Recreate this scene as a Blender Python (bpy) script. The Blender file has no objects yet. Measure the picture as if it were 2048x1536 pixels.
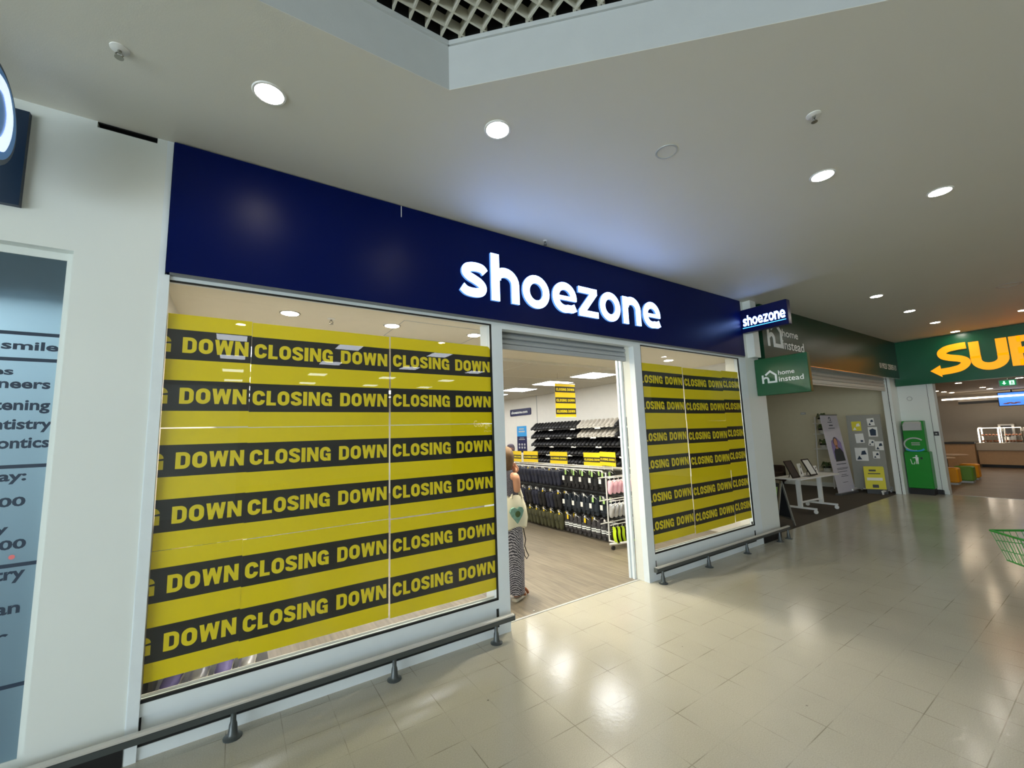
import bpy, bmesh, math, random
from mathutils import Vector, Matrix
EXPO=0.16; LETTER=7.0; LAMP=62; BAY=190; ENTR=1250; LED=16; HALL=9; SUBY=.75; ASSUMED_DAY=9.0; DENT=38; OFFICE=6
S = bpy.context.scene
COL = S.collection
R = math.radians
random.seed(7)

# ------------------------------------------------------------------ camera
cam = bpy.data.objects.new('camera', bpy.data.cameras.new('camera'))
COL.objects.link(cam)
YAW, PIT, ROL = 0.5886076, 0.12202666, -0.03368905
_f = Vector((math.sin(YAW)*math.cos(PIT), math.cos(YAW)*math.cos(PIT), math.sin(PIT)))
_r = Vector((math.cos(YAW), -math.sin(YAW), 0)); _u = _r.cross(_f)
_r2 = _r*math.cos(ROL)+_u*math.sin(ROL); _u2 = -_r*math.sin(ROL)+_u*math.cos(ROL)
cam.matrix_world = Matrix(((_r2.x,_u2.x,-_f.x,0),(_r2.y,_u2.y,-_f.y,-3.057),(_r2.z,_u2.z,-_f.z,1.6),(0,0,0,1)))
cam.data.sensor_width = 36; cam.data.lens = 36*828.89/2048
cam.data.clip_start = 0.05; cam.data.clip_end = 100
S.camera = cam
# ------------------------------------------------------------------ world, exposure
w = bpy.data.worlds.new('world'); S.world = w; w.use_nodes = True
w.node_tree.nodes['Background'].inputs[0].default_value = (0.75,0.85,1,1)
w.node_tree.nodes['Background'].inputs[1].default_value = 0.12
S.view_settings.view_transform = 'Standard'; S.view_settings.look = 'None'
S.view_settings.exposure = EXPO; S.view_settings.gamma = 1
S.view_settings.use_curve_mapping = False
cy = S.cycles
cy.use_denoising = True
cy.max_bounces = 7; cy.diffuse_bounces = 4; cy.glossy_bounces = 4; cy.transmission_bounces = 5; cy.transparent_max_bounces = 12
cy.sample_clamp_indirect = 4; cy.caustics_reflective = False; cy.caustics_refractive = False

# ------------------------------------------------------------------ materials
def lin(c): return tuple((x/255/12.92 if x/255 <= .04045 else ((x/255+.055)/1.055)**2.4) for x in c)
MATS = {}
def mat(name, rgb, rough=.5, metal=0, spec=.5, var=.04, scale=9, bump=0, bscale=60, coat=0, em=None, es=0):
    m = bpy.data.materials.new(name); m.use_nodes = True; MATS[name] = m
    nt = m.node_tree; b = nt.nodes['Principled BSDF']; L = nt.links
    c = lin(rgb)
    b.inputs['Roughness'].default_value = rough; b.inputs['Metallic'].default_value = metal
    b.inputs['Specular IOR Level'].default_value = spec; b.inputs['Coat Weight'].default_value = coat
    tc = nt.nodes.new('ShaderNodeTexCoord')
    n = nt.nodes.new('ShaderNodeTexNoise'); n.inputs['Scale'].default_value = scale; n.inputs['Detail'].default_value = 3
    L.new(tc.outputs['Object'], n.inputs['Vector'])
    mx = nt.nodes.new('ShaderNodeMix'); mx.data_type = 'RGBA'
    mx.inputs[6].default_value = tuple(x*(1-var) for x in c)+(1,); mx.inputs[7].default_value = tuple(min(1,x*(1+var)) for x in c)+(1,)
    L.new(n.outputs['Fac'], mx.inputs[0]); L.new(mx.outputs[2], b.inputs['Base Color'])
    if bump:
        n2 = nt.nodes.new('ShaderNodeTexNoise'); n2.inputs['Scale'].default_value = bscale
        L.new(tc.outputs['Object'], n2.inputs['Vector'])
        bp = nt.nodes.new('ShaderNodeBump'); bp.inputs['Strength'].default_value = bump; bp.inputs['Distance'].default_value = .01
        L.new(n2.outputs['Fac'], bp.inputs['Height']); L.new(bp.outputs[0], b.inputs['Normal'])
    if em:
        b.inputs['Emission Color'].default_value = lin(em)+(1,); b.inputs['Emission Strength'].default_value = es
    return m
def glass_mat(name, tint=(1,1,1)):
    m = bpy.data.materials.new(name); m.use_nodes = True; nt = m.node_tree; nt.nodes.clear(); L = nt.links
    o = nt.nodes.new('ShaderNodeOutputMaterial'); mx = nt.nodes.new('ShaderNodeMixShader')
    t = nt.nodes.new('ShaderNodeBsdfTransparent'); t.inputs[0].default_value = tint+(1,)
    g = nt.nodes.new('ShaderNodeBsdfGlossy'); g.inputs['Roughness'].default_value = 0.0
    fr = nt.nodes.new('ShaderNodeFresnel'); fr.inputs[0].default_value = 1.6
    ge = nt.nodes.new('ShaderNodeNewGeometry'); ma = nt.nodes.new('ShaderNodeMath'); ma.operation = 'SUBTRACT'; ma.inputs[0].default_value = 1
    mu = nt.nodes.new('ShaderNodeMath'); mu.operation = 'MULTIPLY'
    L.new(ge.outputs['Backfacing'], ma.inputs[1]); L.new(fr.outputs[0], mu.inputs[0]); L.new(ma.outputs[0], mu.inputs[1])
    L.new(mu.outputs[0], mx.inputs[0]); L.new(t.outputs[0], mx.inputs[1]); L.new(g.outputs[0], mx.inputs[2]); L.new(mx.outputs[0], o.inputs[0])
    MATS[name] = m; return m
def tile_mat(name, c1, c2, cm, size, offx=0, offy=0, rough=.16, mortar=.004, speck=.10):
    m = mat(name, c1, rough=rough, spec=.36, var=0); nt = m.node_tree; L = nt.links; b = nt.nodes['Principled BSDF']
    tc = nt.nodes.new('ShaderNodeTexCoord'); mp = nt.nodes.new('ShaderNodeMapping'); mp.inputs['Location'].default_value = (offx, offy, 0)
    L.new(tc.outputs['Object'], mp.inputs[0])
    br = nt.nodes.new('ShaderNodeTexBrick'); br.offset = 0; br.squash = 1
    for k, v in (('Scale',1),('Mortar Size',mortar),('Mortar Smooth',.5),('Bias',0),('Brick Width',size),('Row Height',size)): br.inputs[k].default_value = v
    br.inputs['Color1'].default_value = lin(c1)+(1,); br.inputs['Color2'].default_value = lin(c2)+(1,); br.inputs['Mortar'].default_value = lin(cm)+(1,)
    L.new(mp.outputs[0], br.inputs[0])
    # seams show only in places: blend mortar away with a broad noise
    n0 = nt.nodes.new('ShaderNodeTexNoise'); n0.inputs['Scale'].default_value = 3.4; L.new(tc.outputs['Object'], n0.inputs[0])
    n1 = nt.nodes.new('ShaderNodeTexNoise'); n1.inputs['Scale'].default_value = 170; n1.inputs['Detail'].default_value = 2; L.new(tc.outputs['Object'], n1.inputs[0])
    n2 = nt.nodes.new('ShaderNodeTexNoise'); n2.inputs['Scale'].default_value = 1.1; n2.inputs['Detail'].default_value = 4; L.new(tc.outputs['Object'], n2.inputs[0])
    rp = nt.nodes.new('ShaderNodeMapRange'); rp.inputs[1].default_value = .46; rp.inputs[2].default_value = .64; rp.inputs[3].default_value = .12; rp.inputs[4].default_value = 1
    L.new(n0.outputs['Fac'], rp.inputs[0])
    mm = nt.nodes.new('ShaderNodeMix'); mm.data_type = 'RGBA'; mm.inputs[6].default_value = lin(c1)+(1,)
    L.new(rp.outputs[0], mm.inputs[0]); L.new(br.outputs['Color'], mm.inputs[7])
    def mul(fac_out, lo, hi, src):
        r2 = nt.nodes.new('ShaderNodeMapRange'); r2.inputs[1].default_value = .3; r2.inputs[2].default_value = .7; r2.inputs[3].default_value = lo; r2.inputs[4].default_value = hi
        L.new(fac_out, r2.inputs[0]); v = nt.nodes.new('ShaderNodeVectorMath'); v.operation = 'SCALE'; L.new(src, v.inputs[0]); L.new(r2.outputs[0], v.inputs['Scale']); return v.outputs[0]
    vo = nt.nodes.new('ShaderNodeTexVoronoi'); vo.inputs['Scale'].default_value = 3.2; L.new(tc.outputs['Object'], vo.inputs[0])
    o = mul(n1.outputs['Fac'], 1-speck, 1+speck, mm.outputs[2])
    sp = nt.nodes.new('ShaderNodeMapRange'); sp.inputs[1].default_value = .010; sp.inputs[2].default_value = .026; sp.inputs[3].default_value = .35; sp.inputs[4].default_value = 1; L.new(vo.outputs['Distance'], sp.inputs[0])
    v9 = nt.nodes.new('ShaderNodeVectorMath'); v9.operation = 'SCALE'; L.new(o, v9.inputs[0]); L.new(sp.outputs[0], v9.inputs['Scale']); o = v9.outputs[0]; o = mul(n2.outputs['Fac'], .93, 1.05, o)
    L.new(o, b.inputs['Base Color'])
    r3 = nt.nodes.new('ShaderNodeMapRange'); r3.inputs[3].default_value = rough*.75; r3.inputs[4].default_value = rough*1.35; L.new(n2.outputs['Fac'], r3.inputs[0]); L.new(r3.outputs[0], b.inputs['Roughness'])
    bp = nt.nodes.new('ShaderNodeBump'); bp.inputs['Strength'].default_value = .16; bp.inputs['Distance'].default_value = .004
    n4 = nt.nodes.new('ShaderNodeTexNoise'); n4.inputs['Scale'].default_value = 26; L.new(tc.outputs['Object'], n4.inputs[0]); L.new(n4.outputs['Fac'], bp.inputs['Height']); L.new(bp.outputs[0], b.inputs['Normal'])
    return m
def plank_mat(name, c1, c2, rot=0, rough=.45, width=.13, length=1.1):
    m = mat(name, c1, rough=rough, var=0); nt = m.node_tree; L = nt.links; b = nt.nodes['Principled BSDF']
    tc = nt.nodes.new('ShaderNodeTexCoord'); mp = nt.nodes.new('ShaderNodeMapping'); mp.inputs['Rotation'].default_value = (0,0,rot); L.new(tc.outputs['Object'], mp.inputs[0])
    br = nt.nodes.new('ShaderNodeTexBrick'); br.offset = .37
    for k, v in (('Scale',1),('Mortar Size',.0012),('Bias',0),('Brick Width',length),('Row Height',width)): br.inputs[k].default_value = v
    br.inputs['Color1'].default_value = lin(c1)+(1,); br.inputs['Color2'].default_value = lin(c2)+(1,); br.inputs['Mortar'].default_value = tuple(x*.6 for x in lin(c1))+(1,)
    L.new(mp.outputs[0], br.inputs[0])
    mp2 = nt.nodes.new('ShaderNodeMapping'); mp2.inputs['Scale'].default_value = (1.2,16,1); L.new(mp.outputs[0], mp2.inputs[0])
    n = nt.nodes.new('ShaderNodeTexNoise'); n.inputs['Scale'].default_value = 2.2; n.inputs['Detail'].default_value = 5; L.new(mp2.outputs[0], n.inputs[0])
    r2 = nt.nodes.new('ShaderNodeMapRange'); r2.inputs[1].default_value = .3; r2.inputs[2].default_value = .7; r2.inputs[3].default_value = .72; r2.inputs[4].default_value = 1.25; L.new(n.outputs['Fac'], r2.inputs[0])
    v = nt.nodes.new('ShaderNodeVectorMath'); v.operation = 'SCALE'; L.new(br.outputs['Color'], v.inputs[0]); L.new(r2.outputs[0], v.inputs['Scale']); L.new(v.outputs[0], b.inputs['Base Color'])
    return m
def pattern_mat(name, c1, c2, scale=40):      # printed geometric cloth
    m = mat(name, c1, rough=.8, var=0); nt = m.node_tree; L = nt.links; b = nt.nodes['Principled BSDF']
    tc = nt.nodes.new('ShaderNodeTexCoord')
    w1 = nt.nodes.new('ShaderNodeTexWave'); w1.bands_direction = 'DIAGONAL'; w1.inputs['Scale'].default_value = scale*.35; w1.inputs['Distortion'].default_value = 3; L.new(tc.outputs['Object'], w1.inputs[0])
    v1 = nt.nodes.new('ShaderNodeTexVoronoi'); v1.inputs['Scale'].default_value = scale; L.new(tc.outputs['Object'], v1.inputs[0])
    ad = nt.nodes.new('ShaderNodeMath'); ad.operation = 'MULTIPLY'; L.new(w1.outputs['Fac'], ad.inputs[0]); L.new(v1.outputs['Distance'], ad.inputs[1])
    rp = nt.nodes.new('ShaderNodeValToRGB'); rp.color_ramp.interpolation = 'CONSTANT'
    rp.color_ramp.elements[0].color = lin(c1)+(1,); rp.color_ramp.elements[1].position = .22; rp.color_ramp.elements[1].color = lin(c2)+(1,)
    L.new(ad.outputs[0], rp.inputs[0]); L.new(rp.outputs[0], b.inputs['Base Color'])
    return m

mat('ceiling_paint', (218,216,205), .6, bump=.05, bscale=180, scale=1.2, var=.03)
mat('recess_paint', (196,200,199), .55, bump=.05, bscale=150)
mat('white_panel', (226,231,226), .35, scale=1.6, var=.03)
mat('white_frame', (226,234,236), .3)
mat('white_frame_warm', (228,228,216), .35)
mat('gasket', (10,12,12), .6)
mat('grey_metal', (120,124,126), .35, metal=.6)
mat('silver', (190,190,186), .25, metal=.9)
mat('shutter_grey', (170,175,178), .45)
mat('shutter_white', (205,205,196), .45)
mat('navy', (0,15,74), .36, spec=.13, var=.02)
mat('navy_box', (2,12,74), .3, var=.02)
mat('letter_face', (235,242,255), .3, em=(142,178,255), es=LETTER)
mat('letter_side', (90,150,230), .3, em=(120,180,255), es=.5)
mat('lit_cyan', (120,200,255), .3, em=(70,180,255), es=1.6)
mat('rail_grey', (72,78,78), .32, metal=.25)
mat('yellow_print', (236,214,0), .35, var=.03, scale=3, spec=.4)
mat('yellow_ink', (236,216,30), .35, var=.03, spec=.4)
mat('black_print', (30,31,29), .35, spec=.4)
mat('yellow_board', (238,205,10), .5)
mat('black_ink', (28,22,16), .5)
mat('white_ink', (235,240,238), .5)
mat('lamp_white', (255,255,255), .5, em=(255,246,232), es=LAMP)
mat('lamp_shop', (255,255,255), .5, em=(255,242,216), es=BAY)
mat('lamp_food', (255,255,255), .5, em=(255,232,200), es=110)
mat('led_panel', (255,255,255), .5, em=(247,248,248), es=LED)
mat('hall_panel', (255,255,255), .5, em=(240,246,255), es=HALL)
mat('trim_white', (235,235,230), .4)
mat('plenum', (22,22,22), .9)
mat('lattice', (205,203,188), .55)
glass_mat('glass')
tile_mat('mall_tiles', (180,176,161), (178,174,159), (140,136,120), .2667, offx=-.02, offy=.073, rough=.15, mortar=.0032)
plank_mat('shop_planks', (128,118,101), (114,105,90), rot=R(90), width=.12, length=.9)
plank_mat('food_planks', (118,100,84), (104,88,74), rot=R(90), width=.14)
mat('shop_wall', (222,219,210), .7)
mat('shop_ceiling', (205,200,186), .8)
mat('bay_ceiling', (238,232,214), .7)
mat('carpet', (74,68,60), .95, bump=.3, bscale=300, var=.15, scale=60)
mat('cream_wall', (214,206,176), .75)
mat('home_green', (14,56,38), .30, spec=.25)
mat('home_sign_green', (10,82,42), .3)
mat('sub_green', (0,86,52), .3)
mat('sub_yellow', (255,150,0), .4, em=(255,168,6), es=SUBY)
mat('bin_green', (20,138,38), .35)
mat('black', (12,12,13), .5)
mat('dark_grey', (44,46,48), .5)
mat('plate_grey', (178,180,178), .4)
mat('wood_light', (176,140,100), .5, var=.1, scale=14)
mat('stone_top', (170,158,140), .35)
mat('stool_yellow', (242,160,12), .5)
mat('stool_green', (96,140,40), .5)
mat('food_wall', (188,178,162), .6)
mat('steel', (200,198,192), .2, metal=.9)
mat('case_light', (255,250,240), .4, em=(255,238,215), es=4)
mat('exit_green', (0,130,70), .4, em=(0,150,80), es=.7)
mat('exit_white', (255,255,255), .4, em=(200,255,225), es=1.2)
mat('screen_blue', (60,120,230), .3, em=(70,130,240), es=1.0)
mat('screen_green', (0,120,70), .3, em=(0,120,70), es=.6)
mat('white_plastic', (232,232,228), .35)
mat('grey_board', (150,150,142), .9)
mat('paper', (232,232,226), .7)
mat('banner_lilac', (208,206,218), .6)
mat('lilac', (150,135,190), .6)
mat('yellow_leaflet', (214,204,50), .6)
mat('skin', (206,150,118), .55)
mat('skin_dark', (150,96,72), .55)
mat('hair', (104,78,50), .6, var=.35, scale=60)
mat('scarf_grey', (92,84,96), .8)
mat('cloth_dark', (36,36,44), .85)
mat('bag_cream', (240,234,206), .8, var=.08, scale=14)
mat('bag_print', (120,160,146), .8, var=.4, scale=40)
mat('leather_tan', (150,90,56), .5)
mat('sole_white', (235,230,215), .6)
pattern_mat('trouser_print', (44,46,58), (176,174,184), 90)
pattern_mat('top_print', (40,40,52), (120,116,126), 130)
mat('shoe_black', (24,24,26), .45)
mat('shoe_grey', (178,172,160), .6, var=.15)
mat('shoe_navy', (30,34,52), .6)
mat('shoe_navy_deep', (24,34,44), .55)
mat('shoe_olive', (70,70,46), .6)
mat('shoe_charcoal', (62,60,62), .6)
mat('shoe_pink', (238,186,198), .5)
mat('shoe_silver', (190,190,190), .3, metal=.4)
mat('shoe_lime', (205,235,40), .5)
mat('shoe_purple', (120,110,170), .6)
mat('label_green', (180,220,130), .6)
mat('rack_white', (218,218,214), .35)
mat('rack_dark', (52,50,48), .6)
mat('leaf', (70,92,48), .6)
mat('pot_white', (205,205,195), .5)
mat('sofa_brown', (66,50,40), .8)
mat('trolley_green', (36,120,40), .35)
mat('sprinkler', (150,148,138), .3, metal=.8)
mat('dent_blue', (60,112,168), .3, em=(70,130,190), es=.2)
mat('dent_navy', (14,40,66), .4)
mat('dent_white', (220,232,250), .3, em=(210,225,250), es=.9)
mat('dent_ink', (34,52,72), .5)
mat('pink_sticker', (232,120,120), .5)
mat('lamp_entrance_assumed', (255,255,255), .5, em=(255,246,224), es=ENTR)  # glow of the assumed lamps over the doorway
mat('cap_metal', (205,203,196), .32, metal=.35)
mat('cable_grey', (60,60,58), .6)
mat('screen_flat', (50,150,215), .5)
mat('assumed_daylight', (220,235,255), .5, em=(222,236,246), es=ASSUMED_DAY)  # glow of the assumed window at the far left
mat('dent_wall', (110,120,128), .7)
mat('dent_panel_assumed', (255,255,255), .5, em=(232,244,248), es=DENT)  # glow of the assumed lamp behind the frosted glass
mat('office_fill', (255,255,255), .5, em=(255,246,225), es=OFFICE)
mat('hall_wall', (190,188,180), .7)
mat('hall_dark', (40,44,42), .6)
def frost_mat(name, rgb):
    m = bpy.data.materials.new(name); m.use_nodes = True; nt = m.node_tree; L = nt.links; b = nt.nodes['Principled BSDF']; o = nt.nodes['Material Output']
    b.inputs['Base Color'].default_value = lin(rgb)+(1,); b.inputs['Roughness'].default_value = .25
    tr = nt.nodes.new('ShaderNodeBsdfTranslucent'); tr.inputs[0].default_value = lin((206,222,228))+(1,)
    mx = nt.nodes.new('ShaderNodeMixShader'); mx.inputs[0].default_value = .6
    L.new(b.outputs[0], mx.inputs[1]); L.new(tr.outputs[0], mx.inputs[2]); L.new(mx.outputs[0], o.inputs[0]); MATS[name] = m
frost_mat('frost', (112,130,140))

# ------------------------------------------------------------------ mesh builder
ORG = {}
class MB:
    def __init__(s): s.v = []; s.f = []; s.m = []
    def add(s, vs, fs, m=0):
        b = len(s.v); s.v += [tuple(p) for p in vs]
        for f in fs: s.f.append(tuple(b+i for i in f)); s.m.append(m)
        return s
    def box(s, x0, x1, y0, y1, z0, z1, m=0, bev=0):
        if bev:
            e = bev; P = []
            for z, i in ((z0,e),(z0+e,0),(z1-e,0),(z1,e)):
                X0, X1, Y0, Y1 = x0+i, x1-i, y0+i, y1-i
                P.append([(X0+e,Y0,z),(X1-e,Y0,z),(X1,Y0+e,z),(X1,Y1-e,z),(X1-e,Y1,z),(X0+e,Y1,z),(X0,Y1-e,z),(X0,Y0+e,z)])
            vs = sum(P, []); fs = [tuple(range(7,-1,-1)), tuple(24+k for k in range(8))]
            for r in range(3):
                for k in range(8): fs.append((r*8+k, r*8+(k+1)%8, r*8+8+(k+1)%8, r*8+8+k))
            return s.add(vs, fs, m)
        return s.add([(x0,y0,z0),(x1,y0,z0),(x1,y1,z0),(x0,y1,z0),(x0,y0,z1),(x1,y0,z1),(x1,y1,z1),(x0,y1,z1)],
                     [(3,2,1,0),(4,5,6,7),(0,1,5,4),(1,2,6,5),(2,3,7,6),(3,0,4,7)], m)
    def obox(s, c, ax, ay, az, m=0):     # oriented box: centre and three half vectors
        c, ax, ay, az = Vector(c), Vector(ax), Vector(ay), Vector(az)
        vs = [c+ax*i+ay*j+az*k for k in (-1,1) for i, j in ((-1,-1),(1,-1),(1,1),(-1,1))]
        return s.add(vs, [(3,2,1,0),(4,5,6,7),(0,1,5,4),(1,2,6,5),(2,3,7,6),(3,0,4,7)], m)
    def ring(s, pts, m=0, caps=True):    # list of equal rings of points
        n = len(pts[0]); vs = [p for r in pts for p in r]; fs = []
        for r in range(len(pts)-1):
            for k in range(n): fs.append((r*n+k, r*n+(k+1)%n, (r+1)*n+(k+1)%n, (r+1)*n+k))
        if caps: fs += [tuple(range(n-1,-1,-1)), tuple((len(pts)-1)*n+k for k in range(n))]
        return s.add(vs, fs, m)
    def tube(s, path, r, n=8, m=0, caps=True):
        P = [Vector(p) for p in path]; rr = r if isinstance(r, (list, tuple)) else [r]*len(P); rings = []
        up = None
        for i, p in enumerate(P):
            t = (P[min(i+1,len(P)-1)]-P[max(i-1,0)]).normalized()
            if up is None: up = t.orthogonal().normalized()
            up = (up-t*up.dot(t)).normalized(); sd = t.cross(up)
            rings.append([p+(up*math.cos(a)+sd*math.sin(a))*rr[i] for a in (2*math.pi*k/n for k in range(n))])
        return s.ring(rings, m, caps)
    def lathe(s, prof, c=(0,0,0), n=20, m=0, axis='z', sx=1, sy=1, caps=True):
        rings = []
        for r, z in prof:
            ring = []
            for k in range(n):
                a = 2*math.pi*k/n; x, y = r*math.cos(a)*sx, r*math.sin(a)*sy
                ring.append({'z':(c[0]+x,c[1]+y,c[2]+z),'y':(c[0]+x,c[1]-z,c[2]+y),'x':(c[0]+z,c[1]+x,c[2]+y)}[axis])
            rings.append(ring)
        return s.ring(rings, m, caps)
    def ell(s, c, r, m=0, n=12, k=8):
        prof = [(max(1e-4,math.sin(math.pi*i/k)), -math.cos(math.pi*i/k)) for i in range(k+1)]
        rings = [[(c[0]+a*r[0]*math.cos(2*math.pi*j/n), c[1]+a*r[1]*math.sin(2*math.pi*j/n), c[2]+b*r[2]) for j in range(n)] for a, b in prof]
        return s.ring(rings, m)
    def flat(s, polys, fn, m=0):
        for p in polys: s.add([fn(u, v) for u, v in p], [tuple(range(len(p)))], m)
        return s
    def extr(s, polys, fn, d0, d1, m=0, ms=None):   # prisms: fn(u,v,d); front at d1
        for p in polys:
            n = len(p)
            s.add([fn(u,v,d1) for u, v in p], [tuple(range(n))], m)
            s.add([fn(u,v,d) for d in (d0,d1) for u, v in p], [(k,(k+1)%n,n+(k+1)%n,n+k) for k in range(n)], m if ms is None else ms)
        return s
    def obj(s, name, mats, parent=None, smooth=False, loc=None, label=None):
        me = bpy.data.meshes.new(name)
        o = bpy.data.objects.new(name, me)
        org = Vector(loc) if loc is not None else (ORG[parent.name] if parent is not None else Vector((0,0,0)))
        me.from_pydata([tuple(Vector(p)-org) for p in s.v], [], s.f)
        for k in ([mats] if isinstance(mats, str) else mats): me.materials.append(MATS[k])
        for p, mi in zip(me.polygons, s.m): p.material_index = mi
        bm = bmesh.new(); bm.from_mesh(me)
        bmesh.ops.recalc_face_normals(bm, faces=bm.faces); bm.to_mesh(me); bm.free()
        if smooth:
            for p in me.polygons: p.use_smooth = True
            me.set_sharp_from_angle(angle=R(40))
        COL.objects.link(o)
        if parent is not None: o.parent = parent
        else: o.location = org
        ORG[o.name] = org
        if parent is not None and loc is not None: o.location = org-ORG[parent.name]
        if label: o['label'] = label
        return o
def tag(o, label=None, cat=None, group=None, kind=None):
    if label: o['label'] = label
    if cat: o['category'] = cat
    if group: o['group'] = group
    if kind: o['kind'] = kind
    return o
def thing(name, label, cat, loc, group=None):
    o = bpy.data.objects.new(name, None); COL.objects.link(o); o.location = loc; o.empty_display_size = .1
    ORG[o.name] = Vector(loc)
    return tag(o, label, cat, group)
def struct(name, mb, m, smooth=False): return tag(mb.obj(name, m, smooth=smooth), kind='structure')
CH = {}
def kids(o):
    return [c for c in bpy.data.objects if c.parent == o]
def dup(o, loc=None, rot=None, label=None, parent=None, _k=None):
    c = o.copy(); COL.objects.link(c)
    if parent is not None: c.parent = parent
    if loc is not None: c.location = loc
    if rot is not None: c.rotation_euler = rot
    if label: c['label'] = label
    if o.name not in CH: CH[o.name] = kids(o)
    for k in CH[o.name]: dup(k, parent=c)
    return c
ORD = 'first second third fourth fifth sixth seventh eighth ninth tenth eleventh twelfth thirteenth fourteenth fifteenth sixteenth seventeenth eighteenth nineteenth twentieth'.split()
def nth(i):
    if i < 20: return ORD[i]
    t = {2:'twenty',3:'thirty'}[(i+1)//10]
    return t+'-'+ORD[(i+1)%10-1] if (i+1)%10 else {20:'twentieth',30:'thirtieth'}[i+1]

# ------------------------------------------------------------------ lettering
def stroke(path, w, closed=False):
    n = len(path); L = []
    for i in range(n):
        if closed: a, b = path[(i-1)%n], path[(i+1)%n]
        else: a, b = path[max(i-1,0)], path[min(i+1,n-1)]
        p = path[i]
        def unit(q, r):
            dx, dy = r[0]-q[0], r[1]-q[1]; l = math.hypot(dx,dy) or 1; return dx/l, dy/l
        t1 = unit(a,p) if a != p else unit(p,b); t2 = unit(p,b) if b != p else t1
        nx, ny = -(t1[1]+t2[1]), t1[0]+t2[0]; l = math.hypot(nx,ny) or 1; nx /= l; ny /= l
        k = max(.5, nx*-t1[1]+ny*t1[0]); h = w/2/k
        L.append(((p[0]+nx*h,p[1]+ny*h),(p[0]-nx*h,p[1]-ny*h)))
    out = []
    for i in range(n if closed else n-1):
        A, B = L[i], L[(i+1)%n]; out.append([A[0],A[1],B[1],B[0]])
    return out
def arc(cx, cy, rx, ry, a0, a1, n=10): return [(cx+rx*math.cos(R(a0+(a1-a0)*i/n)), cy+ry*math.sin(R(a0+(a1-a0)*i/n))) for i in range(n+1)]
def crom(P, k=5):
    out = []
    for i in range(len(P)-1):
        p0, p1, p2, p3 = P[max(i-1,0)], P[i], P[i+1], P[min(i+2,len(P)-1)]
        for j in range(k):
            t = j/k
            out.append(tuple(.5*((2*p1[d])+(-p0[d]+p2[d])*t+(2*p0[d]-5*p1[d]+4*p2[d]-p3[d])*t*t+(-p0[d]+3*p1[d]-3*p2[d]+p3[d])*t**3) for d in (0,1)))
    return out+[P[-1]]
def rect(x0, x1, y0, y1): return [[(x0,y0),(x1,y0),(x1,y1),(x0,y1)]]
SB = .245
def cap(ch):               # heavy condensed capitals, cap height 1
    s = SB; h = s/2
    if ch == 'I': return rect(0,s+.01,0,1), .26
    if ch == 'L': return rect(0,s,0,1)+rect(s,.56,0,.2), .56
    if ch == 'N': return rect(0,s-.02,0,1)+rect(.74-s+.02,.74,0,1)+[[(0,1),(.74-s+.02,0),(.74,0),(s+.0,1)]], .74
    if ch == 'W':
        W = .97; q = W/4; e = .105
        a = [(0,1),(.215,1),(q+e,0),(q-e,0)]; b = [(q-e,0),(q+e,0),(2*q+.10,1),(2*q-.10,1)]
        return [a, b, [(W-x,y) for x, y in a], [(W-x,y) for x, y in b]], W
    r = .36-h
    if ch == 'O': return stroke(arc(.36,1-h-r,r,r,0,180)[:]+arc(.36,h+r,r,r,180,360), s, True), .72
    if ch == 'C': return stroke(arc(.36,1-h-r,r,r,0,180)+arc(.36,h+r,r,r,180,360), s), .72
    if ch == 'G': return stroke(arc(.36,1-h-r,r,r,0,180)+arc(.36,h+r,r,r,180,300), s)+rect(.38,.72,.37,.53)+rect(.72-s*.92,.72,0,.45), .72
    if ch == 'D': return rect(0,s,0,1)+stroke([(.1,1-h*.85)]+arc(.7-h-r*.9,1-h*.85-r*.9,r*.9,r*.9,90,0,8)+arc(.7-h-r*.9,h*.85+r*.9,r*.9,r*.9,0,-90,8)+[(.1,h*.85)], s*.9), .70
    if ch == 'S':
        return stroke(crom([(.56,.69),(.54,.82),(.34,.885),(.14,.80),(.13,.66),(.24,.56),(.46,.44),(.56,.33),(.54,.18),(.34,.115),(.14,.18),(.12,.31)]), s*.94), .68
def caps(text, gap=.09, space=.42):
    x = 0; out = []
    for ch in text:
        if ch == ' ': x += space-gap; continue
        p, a = cap(ch); out += [[(u+x,v) for u, v in q] for q in p]; x += a+gap
    return out, x-gap
def fit(polys, w, u0, u1, v0, v1): return [[(u0+(u1-u0)*u/w, v0+(v1-v0)*v) for u, v in p] for p in polys]
def clip(polys, lo=None, hi=None):
    for lim, sg in ((lo,1),(hi,-1)):
        if lim is None: continue
        out = []
        for p in polys:
            q = []
            for i in range(len(p)):
                a, b = p[i], p[(i+1)%len(p)]; da, db = (a[0]-lim)*sg, (b[0]-lim)*sg
                if da >= 0: q.append(a)
                if (da >= 0) != (db >= 0):
                    t = da/(da-db); q.append((lim, a[1]+(b[1]-a[1])*t))
            if len(q) > 2: out.append(q)
        polys = out
    return polys
TXT = {}
def text_geo(body, bold=0):
    k = (body, bold)
    if k not in TXT:
        cu = bpy.data.curves.new('lettering', 'FONT'); cu.body = body; cu.offset = bold; cu.resolution_u = 3
        o = bpy.data.objects.new('lettering', cu); COL.objects.link(o)
        dg = bpy.context.evaluated_depsgraph_get(); dg.update()
        me = bpy.data.meshes.new_from_object(o.evaluated_get(dg))
        vs = [(v.co.x, v.co.y) for v in me.vertices]; fs = [tuple(p.vertices) for p in me.polygons]
        bpy.data.objects.remove(o); bpy.data.meshes.remove(me); bpy.data.curves.remove(cu)
        x0, x1 = min(v[0] for v in vs), max(v[0] for v in vs); y0, y1 = min(v[1] for v in vs), max(v[1] for v in vs)
        TXT[k] = ([((a-x0)/(x1-x0), (b-y0)/(y1-y0)) for a, b in vs], fs)
    return TXT[k]
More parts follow.
